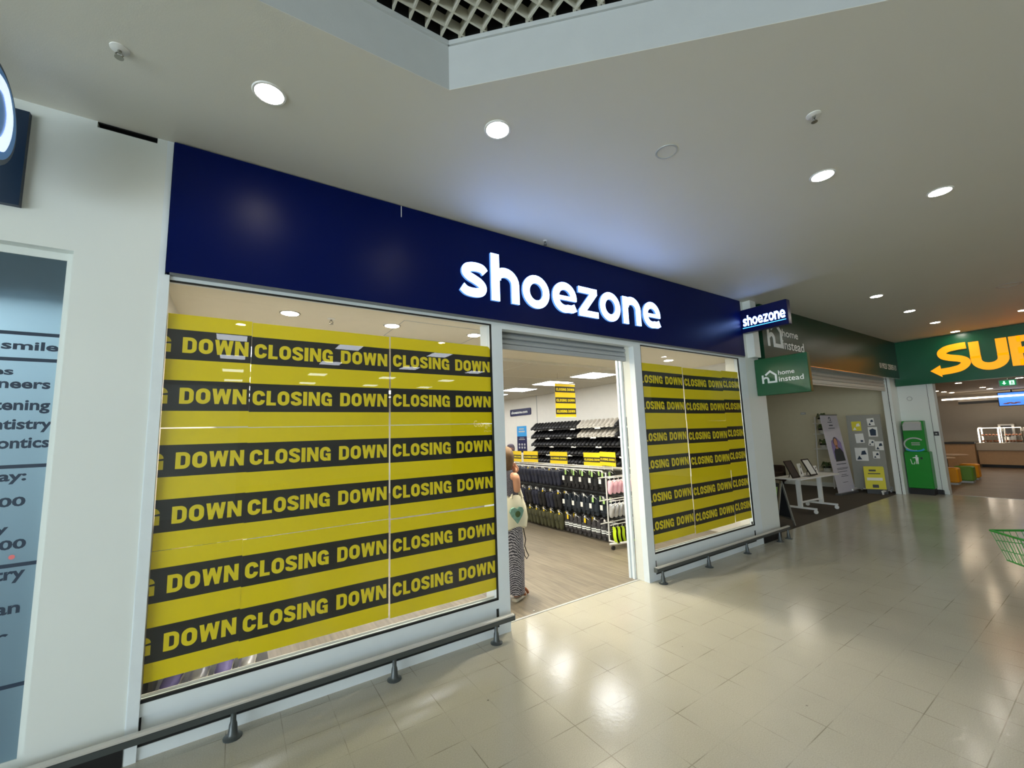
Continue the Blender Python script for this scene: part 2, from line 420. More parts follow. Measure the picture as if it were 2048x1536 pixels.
def text(mb, body, fn, u0, u1, v0, v1, m=0, bold=0):
    vs, fs = text_geo(body, bold)
    mb.add([fn(u0+(u1-u0)*a, v0+(v1-v0)*b) for a, b in vs], fs, m)
def low(ch, asc=1.36):     # humanist bold lower case, x-height 1, unit width
    s = .29
    if ch == 's': return stroke(crom([(.90,.74),(.78,.845),(.5,.865),(.24,.80),(.18,.68),(.3,.575),(.5,.505),(.72,.41),(.82,.29),(.74,.17),(.5,.125),(.22,.15),(.06,.25)]), s*.88)
    if ch == 'h': return rect(0,.29,0,asc)+stroke([(.2,.62)]+arc(.50,.57,.355,.315,150,0,10)+[(.855,.0)], .285)
    if ch == 'n': return rect(0,.29,0,1)+stroke([(.2,.62)]+arc(.50,.57,.355,.315,150,0,10)+[(.855,.0)], .285)
    if ch == 'o': return stroke(arc(.5,.5,.365,.395,0,360,28)[:-1], .25, True)
    if ch == 'e': return stroke([(.86,.44)]+arc(.5,.52,.36,.365,5,180,14)+arc(.5,.49,.36,.36,180,290,12)+[(.78,.15),(.93,.22)], .25)+rect(.16,.97,.42,.56)
    if ch == 'z': return rect(.04,.97,.79,1)+rect(.03,1,0,.21)+[[(.03,.2),(.40,.2),(.97,.8),(.60,.8)]]
# ================================================================== THE SETTING
CE = 3.44          # mall ceiling
struct('floor', MB().box(-9,12.93,-16,.13,-.1,0), 'mall_tiles')
struct('floor_shop', MB().box(-.41,6.35,.15,9.6,-.1,.0), 'shop_planks')
struct('trim_1', MB().box(1.95,3.72,.128,.152,-.02,.004), 'plate_grey')          # threshold strip
struct('floor_home', MB().box(6.62,12.86,.13,5,-.1,.001), 'carpet').location.z = 0
struct('floor_food', MB().box(12.93,23,-7,1.3,-.1,.002), 'food_planks')
# ceiling with an octagonal opening
OX0, OX1, OY0, OY1, OC = -2.55, 2.45, -4.2, -1.23, 1.57
oct_ = [(OX0+OC,OY1),(OX1-OC,OY1),(OX1,OY1-OC),(OX1,OY0),(OX0,OY0),(OX0,OY1-OC)]
def slab(mb, pts, z0, z1, m=0):
    n = len(pts); mb.add([(x,y,z) for z in (z0,z1) for x, y in pts], [tuple(range(n-1,-1,-1)), tuple(range(n,2*n))]+[(k,(k+1)%n,n+(k+1)%n,n+k) for k in range(n)], m)
m = MB(); CT = CE+.003
for P in ([(-9,-4.6),(OX0,-4.6),(OX0,.1),(-9,.1)], [(OX1,-4.6),(12.9,-4.6),(12.9,.1),(OX1,.1)], [(OX0,OY1),(OX1,OY1),(OX1,.1),(OX0,.1)], [(OX0,-4.6),(OX1,-4.6),(OX1,OY0),(OX0,OY0)],
          [(OX0,OY1-OC),(OX0+OC,OY1),(OX0,OY1)], [(OX1,OY1-OC),(OX1,OY1),(OX1-OC,OY1)]): slab(m, P, CE, CT)
struct('ceiling', m, 'ceiling_paint')
def recess(mb, z0, z1, t, m=0):
    for (x0,y0),(x1,y1) in zip(oct_, oct_[1:]+oct_[:1]):
        dx, dy = x1-x0, y1-y0; l = math.hypot(dx,dy); nx, ny = -dy/l*t, dx/l*t
        slab(mb, [(x0,y0),(x1,y1),(x1+nx,y1+ny),(x0+nx,y0+ny)], z0, z1, m)
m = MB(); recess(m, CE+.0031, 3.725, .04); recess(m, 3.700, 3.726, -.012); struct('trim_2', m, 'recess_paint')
m = MB().box(-2.8,2.7,-4.4,-1.0,4.5,4.6); recess(m, 3.73, 4.5, .15)
m.tube([(-2.5,-1.7,4.2),(2.4,-1.7,4.2)],.09,10); m.tube([(.3,-4,4.05),(.3,-1.3,4.05)],.12,10); m.box(.6,1.0,-1.9,-1.6,3.85,4.0)
struct('ceiling_void', m, 'plenum')
m = MB(); pitch = .0865; zl0, zl1 = 3.728, 3.79
def span_x(y):
    if y > OY1-OC: d = y-(OY1-OC); return OX0+d, OX1-d
    return OX0, OX1
y = OY1-.072
while y > OY0:
    a, b = span_x(y); m.box(a+.01,b-.01,y-.005,y+.005,zl0,zl1); y -= pitch
x = .832
xs = [x+pitch*i for i in range(-40,20)]
for x in xs:
    if not OX0+.02 < x < OX1-.02: continue
    top = OY1
    if x < OX0+OC: top = OY1-(OX0+OC-x)
    if x > OX1-OC: top = OY1-(x-OX1+OC)
    m.box(x-.005,x+.005,OY0+.01,top-.012,zl0-.002,zl1)
tag(m.obj('ceiling_grille','lattice'), 'off-white square lattice grille closing the recessed opening in the ceiling', 'grille')

# walls of the mall front
m = MB(); m.box(-.764,-.72,-.004,.1,0,CE); m.box(-.72,-.46,-.004,.1,0,3.405); m.box(-.46,-.413,-.004,.1,0,CE); m.box(-.785,-.764,.05,.1,0,2.66); m.box(-.72,-.46,.05,.1,3.405,CE)
m.box(-9,-.764,-.004,.1,2.66,CE); m.box(-9,-.79,.0,.1,0,.12)
struct('wall_left', m, 'white_panel')
struct('gap_shade', MB().box(-.72,-.46,.035,.045,3.405,CE).box(-.72,-.46,-.002,.04,3.434,CE-.001), 'black')  # black strips paint in the darkness of the gap above the pillar
struct('baseboard_left', MB().box(-1.6,-.413,-.012,-.004,0,.13), 'black')
m = MB().box(6.12,6.62,0,.16,.13,CE); struct('wall_right_pillar', m, 'white_panel')
struct('baseboard_right', MB().box(6.125,6.62,-.008,.15,0,.13), 'black')
struct('trim_4', MB().box(6.20,6.36,-.11,0,2.60,CE), 'white_panel')
m = MB().box(-.413,-.383,-.006,.1,0,CE).box(-.408,-.36,-.012,.02,0,2.6)
struct('trim_5', m, 'white_frame')
m = MB().box(-.41,6.12,.03,.12,2.6,CE); struct('wall_front', m, 'white_panel')

# shop windows
def window(name, x0, x1, gx0, gx1, gz0=.272, gz1=2.576):
    m = MB()
    m.box(x0,gx0,0,.07,0,2.6); m.box(gx1,x1,0,.07,0,2.6); m.box(gx0,gx1,0,.07,gz1,2.6)
    m.box(gx0,gx1,0,.07,.205,gz0-.004)                     # sill rail
    m.box(gx0+.02,gx1-.02,.012,.06,.073,.205)              # recessed plinth panel
    m.box(gx0,gx1,.0,.07,0,.060)
    o = struct(name, m, 'white_frame')
    g = MB(); t = .011
    for a, b, c, d in ((gx0,gx1,gz0-.004,gz0+t),(gx0,gx1,gz1-t*.8,gz1),(gx0,gx0+t,gz0,gz1),(gx1-t,gx1,gz0,gz1)): g.box(a,b,.004,.02,c,d)
    for a, b, c, d in ((gx0,gx1,.060,.072),(gx0+.003,gx0+.02,.08,.2),(gx1-.02,gx1-.003,.08,.2)): g.box(a,b,.006,.04,c,d)
    g.obj('gasket','gasket',o)
    MB().box(gx0+.004,gx1-.004,.012,.018,gz0,gz1).obj('glass_pane','glass',o)
    MB().box(gx0-.02,gx1+.02,.072,.078,.05,gz0+.010).obj('inner_sill','white_frame_warm',o)
    return o
window('window_1', -.38, 1.951, -.372, 1.843)
w2 = window('window_2', 3.703, 6.12, 3.819, 5.943)
MB().box(3.703,3.83,.07,.165,0,2.6).obj('door_jamb','white_frame_warm',w2)
MB().box(5.94,6.12,.07,.2,.2,2.6).obj('inner_jamb','white_frame_warm',w2)
MB().box(5.885,5.925,.021,.024,.285,.32).obj('window_sticker','grey_metal',w2, label='small grey printed sticker')
struct('door_1', MB().box(1.951,3.703,0,.07,2.545,2.6).box(1.84,1.951,.07,.2,0,2.6), 'white_frame')
# guide channels and the rolled shutter in the shoe shop doorway
m = MB(); 
for x in (1.955,3.70-.03): m.box(x,x+.03,.17,.20,0,2.55); m.box(x,x+.03,.222,.25,0,2.55); m.box(x+(0 if x<2 else .022),x+(.008 if x<2 else .03),.2,.222,0,2.55)
struct('trim_6', m, 'white_frame')
def shutter(name, x0, x1, y, z0, z1, pitch, mt, label):
    t = thing(name, label, 'shutter', ((x0+x1)/2, y, z0))
    m = MB(); z = z1
    while z > z0+.09:
        pr = [(0,0),(-.012,-.006),(-.017,-pitch*.4),(-.012,-pitch*.8),(0,-pitch*.86),(.006,-pitch*.93),(0,-pitch)]
        for (a,b),(c,d) in zip(pr,pr[1:]): m.add([(x0,y+a,z+b),(x1,y+a,z+b),(x1,y+c,z+d),(x0,y+c,z+d)],[(0,1,2,3)])
        z -= pitch
    m.add([(x0,y+.012,z),(x1,y+.012,z),(x1,y+.012,z1),(x0,y+.012,z1)],[(0,1,2,3)])
    m.obj('slat_curtain', mt, t)
    MB().box(x0,x1,y-.016,y+.016,z0,z+.004).obj('bottom_rail', mt, t)
    return t
shutter('roller_shutter', 1.96, 3.695, .13, 2.395, 2.6, .055, 'shutter_grey', 'grey roller shutter rolled up above the open shoe shop doorway')

# ------------------------------------------------------------------ blue fascia with lit letters
FY = -.03
t = thing('fascia_sign', 'long navy blue fascia sign with large illuminated white lower-case shop name', 'shop sign', (2.8, FY, 2.6))
MB().box(-.378,6.075,FY,.03,2.612,3.43).obj('sign_panel','navy',t)
m = MB().box(-.36,6.07,FY+.002,.03,2.598,2.612); m.obj('edge_strip','grey_metal',t)
k = (3.057-.06)/(3.057-.15); zf = lambda z: 1.6+(z-1.6)*k
BL, XH = zf(2.742), zf(3.044)-zf(2.742)
LET = [('s',1.474,1.734),('h',1.767,2.057),('o',2.090,2.403),('e',2.434,2.745),('z',2.759,3.033),('o',3.057,3.368),('n',3.403,3.692),('e',3.729,4.038)]
for ch, a, b in LET:
    P = low(ch, 1.395); g = MB()
    g.extr(P, lambda u,v,d: (k*(a+(b-a)*u), d, BL+XH*v), FY-.001, -.055, 0, 1)
    g.obj('letter', ['letter_face','letter_side'], t)
MB().add([(1.02,FY-.001,3.335),(1.026,FY-.001,3.335),(1.026,FY-.001,3.43),(1.02,FY-.001,3.43)],[(0,1,2,3)]).box(1.02,1.025,FY-.003,FY,3.34,3.425).obj('cable_end','trim_white',t)

def face_x(x):     # drawing plane facing -x: u runs towards -y
    return lambda u, v, d=0: (x-d, -u, v)
# projecting box signs
t = thing('projecting_sign', 'navy box sign projecting from the white pillar, lit white name underlined in cyan', 'shop sign', (6.1,-.02,2.95))
MB().box(6.06,6.16,-.64,-.02,2.945,3.285,bev=.008).obj('sign_box','navy_box',t)
xs_, widths = 0, []
WORD = [('s',.86),('h',.95),('o',1.03),('e',1.02),('z',.95),('o',1.03),('n',.95),('e',1.02)]
tot = sum(a for _, a in WORD)+.10*7
U0, U1, z0, h = .035, .60, 3.038, .112; x = 0; g = MB()
for ch, a in WORD:
    P = low(ch,1.35)
    g.extr([[(U0+(U1-U0)*(x+a*u)/tot, z0+h*v) for u, v in p] for p in P], lambda u,v,d: (6.06-d,-.02-u*.985,v), 0, .004)
    x += a+.10
g.obj('letter','letter_face',t)
MB().box(6.056,6.06,-.615,-.045,3.008,3.018).obj('underline','lit_cyan',t)
def house_h(fn, mb, d0, d1, x0, z0, s, m=0):   # line mark: house outline joined to an h
    w = .13*s
    P = stroke([(x0+.02*s,z0),(x0+.02*s,z0+.62*s)], w)+stroke([(x0+.08*s,z0+.34*s)]+[(x0+q[0]*s,z0+q[1]*s) for q in arc(.24,.26,.16,.16,120,0,6)]+[(x0+.40*s,z0+.06*s),(x0+.92*s,z0+.06*s),(x0+.92*s,z0+.56*s),(x0+.56*s,z0+.86*s),(x0+.22*s,z0+.60*s)], w)
    mb.extr(P, fn, d0, d1, m)
t = thing('projecting_sign', 'dark green box sign with white house mark and two-line name, below the navy box sign', 'shop sign', (6.38,-.02,2.04))
MB().box(6.36,6.44,-.69,-.004,2.042,2.578,bev=.006).obj('sign_box','home_sign_green',t)
g = MB(); fn = lambda u,v,d=0: (6.359-d,-u,v)
house_h(fn, g, 0, .003, .10, 2.213, .195)
text(g,'home',lambda u,v: fn(u,v,.003),.315,.52,2.315,2.378,0,.012); text(g,'instead',lambda u,v: fn(u,v,.003),.315,.625,2.217,2.29,0,.012)
g.obj('sign_lettering','white_ink',t)

# ------------------------------------------------------------------ window posters
PW, PH = .885, .672
BANDS = [(0,.095,0),(.095,.275,1),(.275,.399,0),(.399,.579,1),(.579,PH,0)]   # from the bottom
def poster(x0, ztop, lo, hi, label, group, y=.028, tilt=0, radius=0, nm='closing_down_poster'):
    t0 = Vector((x0, y, ztop-PH)); m = MB(); ph = random.random()*6
    wob = lambda u, v: .0022*math.sin(u*7+ph)+.0018*math.sin(v*9+ph*2)+(.006*max(0,(u-.7)/.2)*max(0,(.08-v)/.08))
    def fn(u, v, d=0): return (x0+u-v*tilt, y+wob(u,v)-d, ztop-PH+v+u*tilt)
    lo2, hi2 = (lo-x0 if lo is not None else 0), (hi-x0 if hi is not None else PW)
    lo2 = max(0,lo2); hi2 = min(PW,hi2); nx = 14
    for a, b, mi in BANDS:
        nb = 2
        for i in range(nx):
            for j in range(nb):
                u0, u1 = lo2+(hi2-lo2)*i/nx, lo2+(hi2-lo2)*(i+1)/nx; v0, v1 = a+(b-a)*j/nb, a+(b-a)*(j+1)/nb
                q = [(u0,v0),(u1,v0),(u1,v1),(u0,v1)]
                if radius and i == nx-1 and b == PH and j == 1: q = [(u0,v0),(u1,v0),(u1,v1-.03),(u1-.012,v1-.008),(u1-.03,v1),(u0,v1)]
                m.flat([q], fn, mi)
    L1, w1 = caps('CLOSING'); L2, w2_ = caps('DOWN')
    for a, b, mi in BANDS:
        if mi != 1: continue
        Q = fit(L1,w1,.017,.486,a+.042,b-.044)+fit(L2,w2_,.539,.870,a+.042,b-.044)
        m.flat(clip(Q,lo2,hi2), lambda u, v: fn(u,v,.0007), 2)
    for i in range(nx):
        u0, u1 = lo2+(hi2-lo2)*i/nx, lo2+(hi2-lo2)*(i+1)/nx
        for a, b, _ in BANDS:
            for j in (0,1):
                v0, v1 = a+(b-a)*j/2, a+(b-a)*(j+1)/2
                if not (radius and i == nx-1 and b == PH): m.flat([[(u0,v0),(u1,v0),(u1,v1),(u0,v1)]], lambda u, v: fn(u,v,-.0012), 3)
    o = m.obj(nm, ['yellow_print','black_print','yellow_ink','paper'], loc=t0)
    return tag(o, label, 'poster', group)
ROWZ = [2.376, 1.698, 1.022]
RN = ['top row','middle row','bottom row']
CN1 = ['at the left pillar, cut at G','in the middle column','beside the doorway post']
for r in range(3):
    for c, (x0, lo, hi) in enumerate(((-.822,-.358-.0*r,.063),(.063,None,None),(.960,None,1.84))):
        poster(x0, ROWZ[r]+(.004 if c==0 else 0)-(.006 if c==2 and r==2 else 0), lo, hi, 'yellow-black closing down poster, wider window, %s, %s' % (RN[r], CN1[c]),
               'closing down posters in the wide window', .028+.0012*(c%2), [.001,-.002,.0015][(r+c)%3], 1 if (c==2 and r==0) else 0)
CN2 = ['at the doorway side','in the middle column','cut narrow at the far pillar side']
for r in range(3):
    for c, (x0, lo, hi) in enumerate(((3.733,3.81,None),(4.634-.003*r,None,None),(5.512,None,5.93))):
        poster(x0-.004*(c==0 and r==0), ROWZ[r]+[-.002,.006,.014][r]+[0,-.008,.004][c], lo, hi, 'yellow-black closing down poster, narrower window, %s, %s' % (RN[r], CN2[c]),
               'closing down posters in the narrow window', .028+.0012*(c%2), [-.003,.002,.004][(2*r+c)%3])

# ------------------------------------------------------------------ bumper rails
def rail(x0, x1, feet, label):
    t = thing('guard_rail', label, 'guard rail', ((x0+x1)/2,-.1,0))
    pr = [(-.020,.0),(-.020,.027),(-.012,.034),(.012,.034),(.020,.027),(.020,0)]
    MB().ring([[(x,-.093+a,.132+b) for a, b in pr] for x in (x0,x1)]).obj('rail','rail_grey',t)
    MB().ring([[(x,-.093+a,.165+b) for a, b in [(-.019,0),(-.019,.009),(-.011,.0145),(.011,.0145),(.019,.009),(.019,0)]] for x in (x0,x1)]).obj('cap_strip','cap_metal',t)
    MB().box(x1,x1+.008,-.115,-.071,.129,.176,bev=.003).obj('end_cap','rail_grey',t); MB().box(x0-.008,x0,-.115,-.071,.129,.176,bev=.003).obj('end_cap','rail_grey',t)
    for f in feet:
        MB().lathe([(.001,0),(.047,0),(.047,.006),(.03,.012),(.024,.02),(.019,.07),(.014,.085),(.013,.135)],(f,-.093,0),16).obj('foot','rail_grey',t,smooth=True)
rail(-1.7,1.915,(-.9,.052,.952,1.753),'grey floor-mounted bumper rail along the wider poster window')
rail(3.70,6.66,(3.803,4.647,5.501,6.376,6.63),'grey floor-mounted bumper rail along the narrower poster window and pillar')

# ------------------------------------------------------------------ ceiling fixtures
def downlight(x, y, z, r, label, lamp, group, ring='trim_white'):
    t = thing('downlight', label, 'downlight', (x,y,z), group)
    MB().lathe([(r*1.0,-.001),(r*1.0,-.006),(r*1.14,-.006),(r*1.2,-.0005)],(x,y,z),28).obj('bezel',ring,t,smooth=True)
    MB().lathe([(.001,-.003),(r*1.0,-.003),(r*1.0,-.0005),(.001,-.0005)],(x,y,z),28).obj('lamp',lamp,t)
    return t
G = 'downlights in the mall ceiling'
DL = [((.078,-.717),'round lit downlight nearest the left pillar, above the blue sign'),((1.251,-1.119),'round lit downlight just beside the corner of the ceiling recess'),
      ((3.569,-1.97),'round lit downlight in front of the projecting signs, nearer the blue sign of the pair'),((4.679,-2.384),'round lit downlight of the pair farther from the blue sign')]
for p, l in DL: downlight(*p, CE, .068, l, 'lamp_white', G)
for i, x in enumerate((7.755,9.35,10.939,12.493)):
    downlight(x,-1.14,CE,.068,'round lit downlight, %s of the far row running toward the yellow lettered sign' % nth(i),'lamp_white',G)
downlight(11.24,-2.18,CE,.068,'round lit downlight half out of view above the yellow lettered sign','lamp_white',G)
for i, p in enumerate(((-2.9,-.72),(-5,-1.1),(6.6,-3.3),(9,-3.4),(12.0,-3.8),(-3.4,-3.4),(-6,-3.6),(3.3,-4.3),(0,-4.42),(-2,-4.42))):  # added lamps out of view, put in to light the mall
    downlight(*p, CE, .068, 'added round lit downlight in the mall ceiling outside the pictured view', 'lamp_white', 'added downlights overhead out of view')
def sprinkler(x, y, z, label, rose=.05, group='sprinkler heads in the mall ceiling'):
    t = thing('sprinkler_head', label, 'sprinkler', (x,y,z), group)
    MB().lathe([(rose,0),(rose,-.004),(rose*.5,-.010),(.001,-.010)],(x,y,z),20).obj('rose','trim_white',t,smooth=True)
    m = MB().tube([(x,y,z-.008),(x,y,z-.022)],.008,8)
    for s in (-1,1): m.tube([(x+.008*s,y,z-.022),(x+.014*s,y,z-.03),(x+.004*s,y,z-.044)],.003,6)
    m.lathe([(.001,-.044),(.017,-.044),(.017,-.047),(.001,-.047)],(x,y,z),12); m.obj('nozzle','sprinkler',t)
sprinkler(-.519,-.649,CE,'sprinkler head above the white left pillar',.036); sprinkler(2.809,-2.197,CE,'sprinkler head near the pair of downlights by the right side',.038)
sprinkler(2.402,-.113,CE,'small sprinkler head close above the illuminated shop name',.018)
def cover(x, y, r, label):
    t = thing('ceiling_speaker', label, 'speaker', (x,y,CE), 'flat round ceiling covers')
    MB().lathe([(r*.86,-.001),(r*.86,-.005),(r,-.005),(r*1.03,0)],(x,y,CE),32).obj('bezel','plate_grey',t,smooth=True)
    MB().lathe([(.001,-.002),(r*.86,-.002),(r*.86,-.0003),(.001,-.0003)],(x,y,CE),32).obj('cover','ceiling_paint',t)
cover(2.321,-1.53,.07,'flat round white ceiling cover between the downlights in front of the blue sign'); cover(8.9,-2.27,.12,'flat round ceiling cover above the yellow lettered sign')

# ------------------------------------------------------------------ dental practice window at the left edge
o = struct('window_3', MB().box(-9,-.79,.06,.1,.12,.16).box(-9,-.764,.06,.1,2.62,2.66).box(-.80,-.785,.055,.1,.12,2.66), 'white_panel')
MB().box(-3.2,-.79,.066,.07,.14,2.64).obj('frosted_glass','frost',o)
struct('wall_dental', MB().box(-3.3,-.8,1.6,1.65,0,2.7).box(-.79,-.77,.12,1.6,0,2.7).box(-3.3,-3.2,.1,1.6,0,2.7).box(-3.3,-.79,.1,1.6,2.62,2.66).box(-3.3,-.79,.1,.16,2.42,2.62).box(-3.3,-.79,.1,1.6,-.05,.0), 'dent_wall')  # unseen room assumed behind the frosted glass; its soffit shades the top
t = thing('ceiling_panel_light', 'assumed lit ceiling panel inside the dental practice, unseen behind its frosted window', 'ceiling light', (-1.9,.55,2.6))  # assumed unseen lamp, backlights the upper part of the frosted glass
MB().box(-2.9,-.95,.22,.75,2.60,2.615).obj('frame','trim_white',t); MB().box(-2.88,-.97,.24,.73,2.595,2.60).obj('diffuser','dent_panel_assumed',t)
fn = lambda u, v: (u,.0645,v)
m = MB()
for z in (2.203,2.067,1.526,1.049,.492): m.box(-3.2,-.795,.0635,.0655,z-.009,z+.009)
for s, u0, u1, v0, v1 in (('your smile',-1.22,-.801,2.103,2.163),('braces',-1.18,-.951,1.985,2.025),('veneers',-1.08,-.817,1.917,1.953),('whitening',-1.12,-.811,1.790,1.862),
        ('dentistry',-1.08,-.797,1.694,1.765),('orthodontics',-1.19,-.800,1.615,1.672),('Friday:',-1.10,-.868,1.44,1.505),('17:00',-1.05,-.862,1.33,1.377),('Saturday',-1.2,-.91,1.19,1.25),('13:00',-1.03,-.845,1.125,1.172),
        ('dentistry',-1.14,-.838,.965,1.04),('an',-.925,-.843,.822,.862),('or',-.98,-.872,.70,.735)):
    text(m, s, fn, u0, u1, v0, v1, 0, .03)
m.obj('window_lettering','dent_ink',o)
MB().lathe([(.001,0),(.011,0),(.011,.002),(.001,.002)],(-.888,.064,1.089),14,axis='y').obj('round_sticker','pink_sticker',o)
t = thing('round_projecting_sign', 'round blue sign with white swoosh projecting from a navy wall plate', 'shop sign', (-.97,-.02,3.13))
MB().lathe([(.001,-.10),(.225,-.10),(.24,-.09),(.24,-.012),(.234,-.002),(.222,0),(.001,0)],(-.965,-.375,3.135),44,axis='x').obj('sign_disc','dent_navy',t,smooth=True)
MB().lathe([(.001,.001),(.210,.001),(.210,.003),(.001,.003)],(-.965,-.375,3.135),44,axis='x').obj('sign_face','dent_blue',t)
P = stroke(crom([(-.02,.14),(.06,.135),(.12,.06),(.125,-.03),(.09,-.11),(.05,-.13)]), .062)
MB().extr(P, lambda u,v,d: (-.96+d,-.375+u,3.135+v), 0, .003).obj('swoosh','dent_white',t)
MB().box(-1.28,-.968,-.035,-.004,2.845,3.367).obj('wall_plate','dent_navy',t)
# ================================================================== SHOE SHOP INTERIOR
SC = 2.56
struct('ceiling_shop', MB().box(-.41,6.35,1.43,9.6,SC,SC+.05), 'shop_ceiling')
struct('ceiling_bay', MB().box(-.41,6.35,.12,1.43,2.6,2.65), 'bay_ceiling')
struct('wall_shop_east', MB().box(6.3,6.38,.16,9.6,0,2.65), 'shop_wall')
struct('wall_shop_west', MB().box(-.46,-.40,.12,9.6,0,2.65), 'shop_wall')
struct('wall_shop_back', MB().box(-.41,6.35,9.55,9.65,0,2.65), 'shop_wall')
struct('trim_7', MB().box(6.292,6.30,5.28,5.30,0,SC), 'plate_grey')
m = MB()
for x in (1.95,3.3,4.65): m.box(x-.008,x+.008,1.43,9.5,SC-.003,SC)
for y in (2.6,3.8,5.0,6.2,7.4,8.6): m.box(-.4,6.3,y-.008,y+.008,SC-.003,SC)
struct('trim_8', m, 'shop_wall')
n = 0
for x in (.25,2.65,5.05):
    for y in (2.0,3.1,4.25,5.4,6.6,7.8):
        seen = x > 5
        t = thing('ceiling_panel_light', ('square lit ceiling panel over the shoe racks, %s from the doorway' % nth(int((y-1.9)/1.1))) if seen else 'square lit ceiling panel deep in the shoe shop behind the posters', 'ceiling light', (x,y,SC), 'ceiling panels in the shoe shop' if seen else 'ceiling panels behind the posters')
        MB().box(x-.30,x+.30,y-.29,y+.29,SC-.006,SC-.0005).obj('frame','trim_white',t)
        MB().box(x-.28,x+.28,y-.27,y+.27,SC-.009,SC-.006).obj('diffuser','led_panel',t)
for i, (x, y) in enumerate(((.316,.498),(1.121,.51),(1.941,.504),(4.35,.62),(5.2,.62))):
    downlight(x, y, 2.6, .062, 'recessed downlight in the shop ceiling just behind the glass, %s from the left pillar' % nth(i), 'lamp_shop', 'downlights behind the shop windows', 'silver')
for i, x in enumerate((2.25,3.62)): downlight(x,.62,2.6,.062,'assumed strong recessed downlight above the shop doorway, %s the narrow poster window' % ('away from' if i == 0 else 'nearest'),'lamp_entrance_assumed','assumed downlights over the doorway','silver')  # assumed lamps hidden by the header, brightening the floor outside the door
sprinkler(.62,.52,2.6,'small sprinkler head in the shop ceiling above the middle poster column',.03,'sprinkler heads inside the shoe shop')
struct('trim_9', MB().box(1.16,2.0,.30,.305,2.597,2.6).box(1.16,1.165,.3,.9,2.597,2.6).box(1.995,2.0,.3,.9,2.597,2.6).box(1.16,2.0,.9,.905,2.597,2.6), 'plate_grey')

def small_sign(mb, fn, w, h, bands, m0=0):      # yellow card with black band(s) and lettering
    L1, w1 = caps('CLOSING DOWN')
    mb.extr(rect(0,w,0,h), fn, 0, .003, m0)
    for a, b in bands:
        mb.flat(rect(0,w,a,b), lambda u,v: fn(u,v,.0045), m0+1)
        mb.flat(fit(L1,w1,w*.05,w*.95,a+(b-a)*.27,b-(b-a)*.27), lambda u,v: fn(u,v,.006), m0+2)
# hanging banner
t = thing('hanging_banner', 'yellow hanging banner with three black closing down bands below the ceiling lights', 'banner', (4.4,2.0,1.853))
m = MB(); small_sign(m, lambda u,v,d=0: (4.187+u,2.0-d,1.853+v), .423, .533, [(.045,.14),(.22,.315),(.395,.49)]); m.obj('banner_sheet',['yellow_board','black_ink','yellow_ink'],t)
MB().tube([(4.18,2,2.388),(4.615,2,2.388)],.008,8).obj('top_bar','white_plastic',t); MB().tube([(4.18,2,1.85),(4.615,2,1.85)],.006,8).obj('bottom_bar','white_plastic',t)
MB().tube([(4.25,2,2.39),(4.25,2,2.556)],.0015,4).tube([(4.55,2,2.39),(4.55,2,2.556)],.0015,4).obj('wire','silver',t)
# wall sign and wall poster
t = thing('wall_sign', 'navy rounded wall sign with white web address high on the shop side wall', 'sign', (6.29,6.0,2.1))
fx = lambda u,v,d=0: (6.299-d,6.495-u,2.10+v)
m = MB(); m.extr([arc(.03,.03,.03,.03,180,270,4)+arc(.93,.03,.03,.03,270,360,4)+arc(.93,.15,.03,.03,0,90,4)+arc(.03,.15,.03,.03,90,180,4)], fx, 0, .02); m.obj('sign_board','navy_box',t)
m = MB(); text(m,'shoezone.com',lambda u,v: fx(u,v,.022),.07,.82,.055,.13,0,.03); m.obj('sign_lettering','white_ink',t)
t = thing('wall_poster', 'tall blue and navy information poster on the shop side wall', 'poster', (6.29,5.99,1.13))
fx2 = lambda u,v,d=0: (6.299-d,6.21-u,1.13+v)
m = MB(); m.extr(rect(0,.44,0,.42), fx2, 0,.004,0); m.extr(rect(0,.44,.42,.69), fx2,0,.004,1)
for a,b,c,d in ((.1,.33,.60,.63),(.08,.36,.53,.565),(.12,.32,.375,.385),(.08,.36,.335,.352)): m.flat(rect(a,b,c,d), lambda u,v: fx2(u,v,.0055),2)
for i in range(3):
    for j in (.13,.21): m.flat([arc(.1+.12*i,j,.035,.03,0,360,10)[:-1]], lambda u,v: fx2(u,v,.0055),2)
m.obj('poster_sheet',['navy_box','screen_flat','plate_grey'],t)

# wall rack of shoes
def shoe_mesh(length=.25, width=.09, height=.11):
    """loft along -x (toe at -x); returns upper and sole rings"""
    ss = [0,.04,.12,.25,.40,.55,.70,.85,.96,1]
    hw = [.18,.55,.82,.98,1.0,.9,.84,.86,.7,.3]; hh = [.30,.42,.52,.58,.66,.84,.98,1.02,1.0,.8]
    up, so = [], []
    for s, a, h in zip(ss,hw,hh):
        x = -length/2+length*s; W = width/2*a; H = height*h
        up.append([(x, W*c, .018+ (H-.018)*max(0,d)) for c, d in ((1,0),(1.0,.35),(.8,.75),(.45,1),(0,1.03),(-.45,1),(-.8,.75),(-1.0,.35),(-1,0))])
        so.append([(x*1.02, W*1.06*c, z) for c, z in ((1,.0),(1,.02),(-1,.02),(-1,.0))])
    return up, so
def make_shoe(name, upper, sole, label, opening='black'):
    t = thing(name, label, 'shoe', (0,0,0))
    up, so = shoe_mesh()
    MB().ring(up).obj('upper', upper, t, smooth=True); MB().ring(so).obj('sole', sole, t)
    MB().lathe([(.001,0),(.030,0),(.034,.004),(.030,.006),(.001,.002)],(.052,0,.088),14,sx=1.5,sy=.85).obj('collar_opening', opening, t)
    MB().box(-.035,.01,-.013,.013,.0695,.0735).obj('tongue', opening, t)
    return t
protoB = make_shoe('display_shoe','shoe_black','black','black shoe'); protoG = make_shoe('display_shoe','shoe_grey','sole_white','pale grey shoe','shoe_grey')
usedS = {}
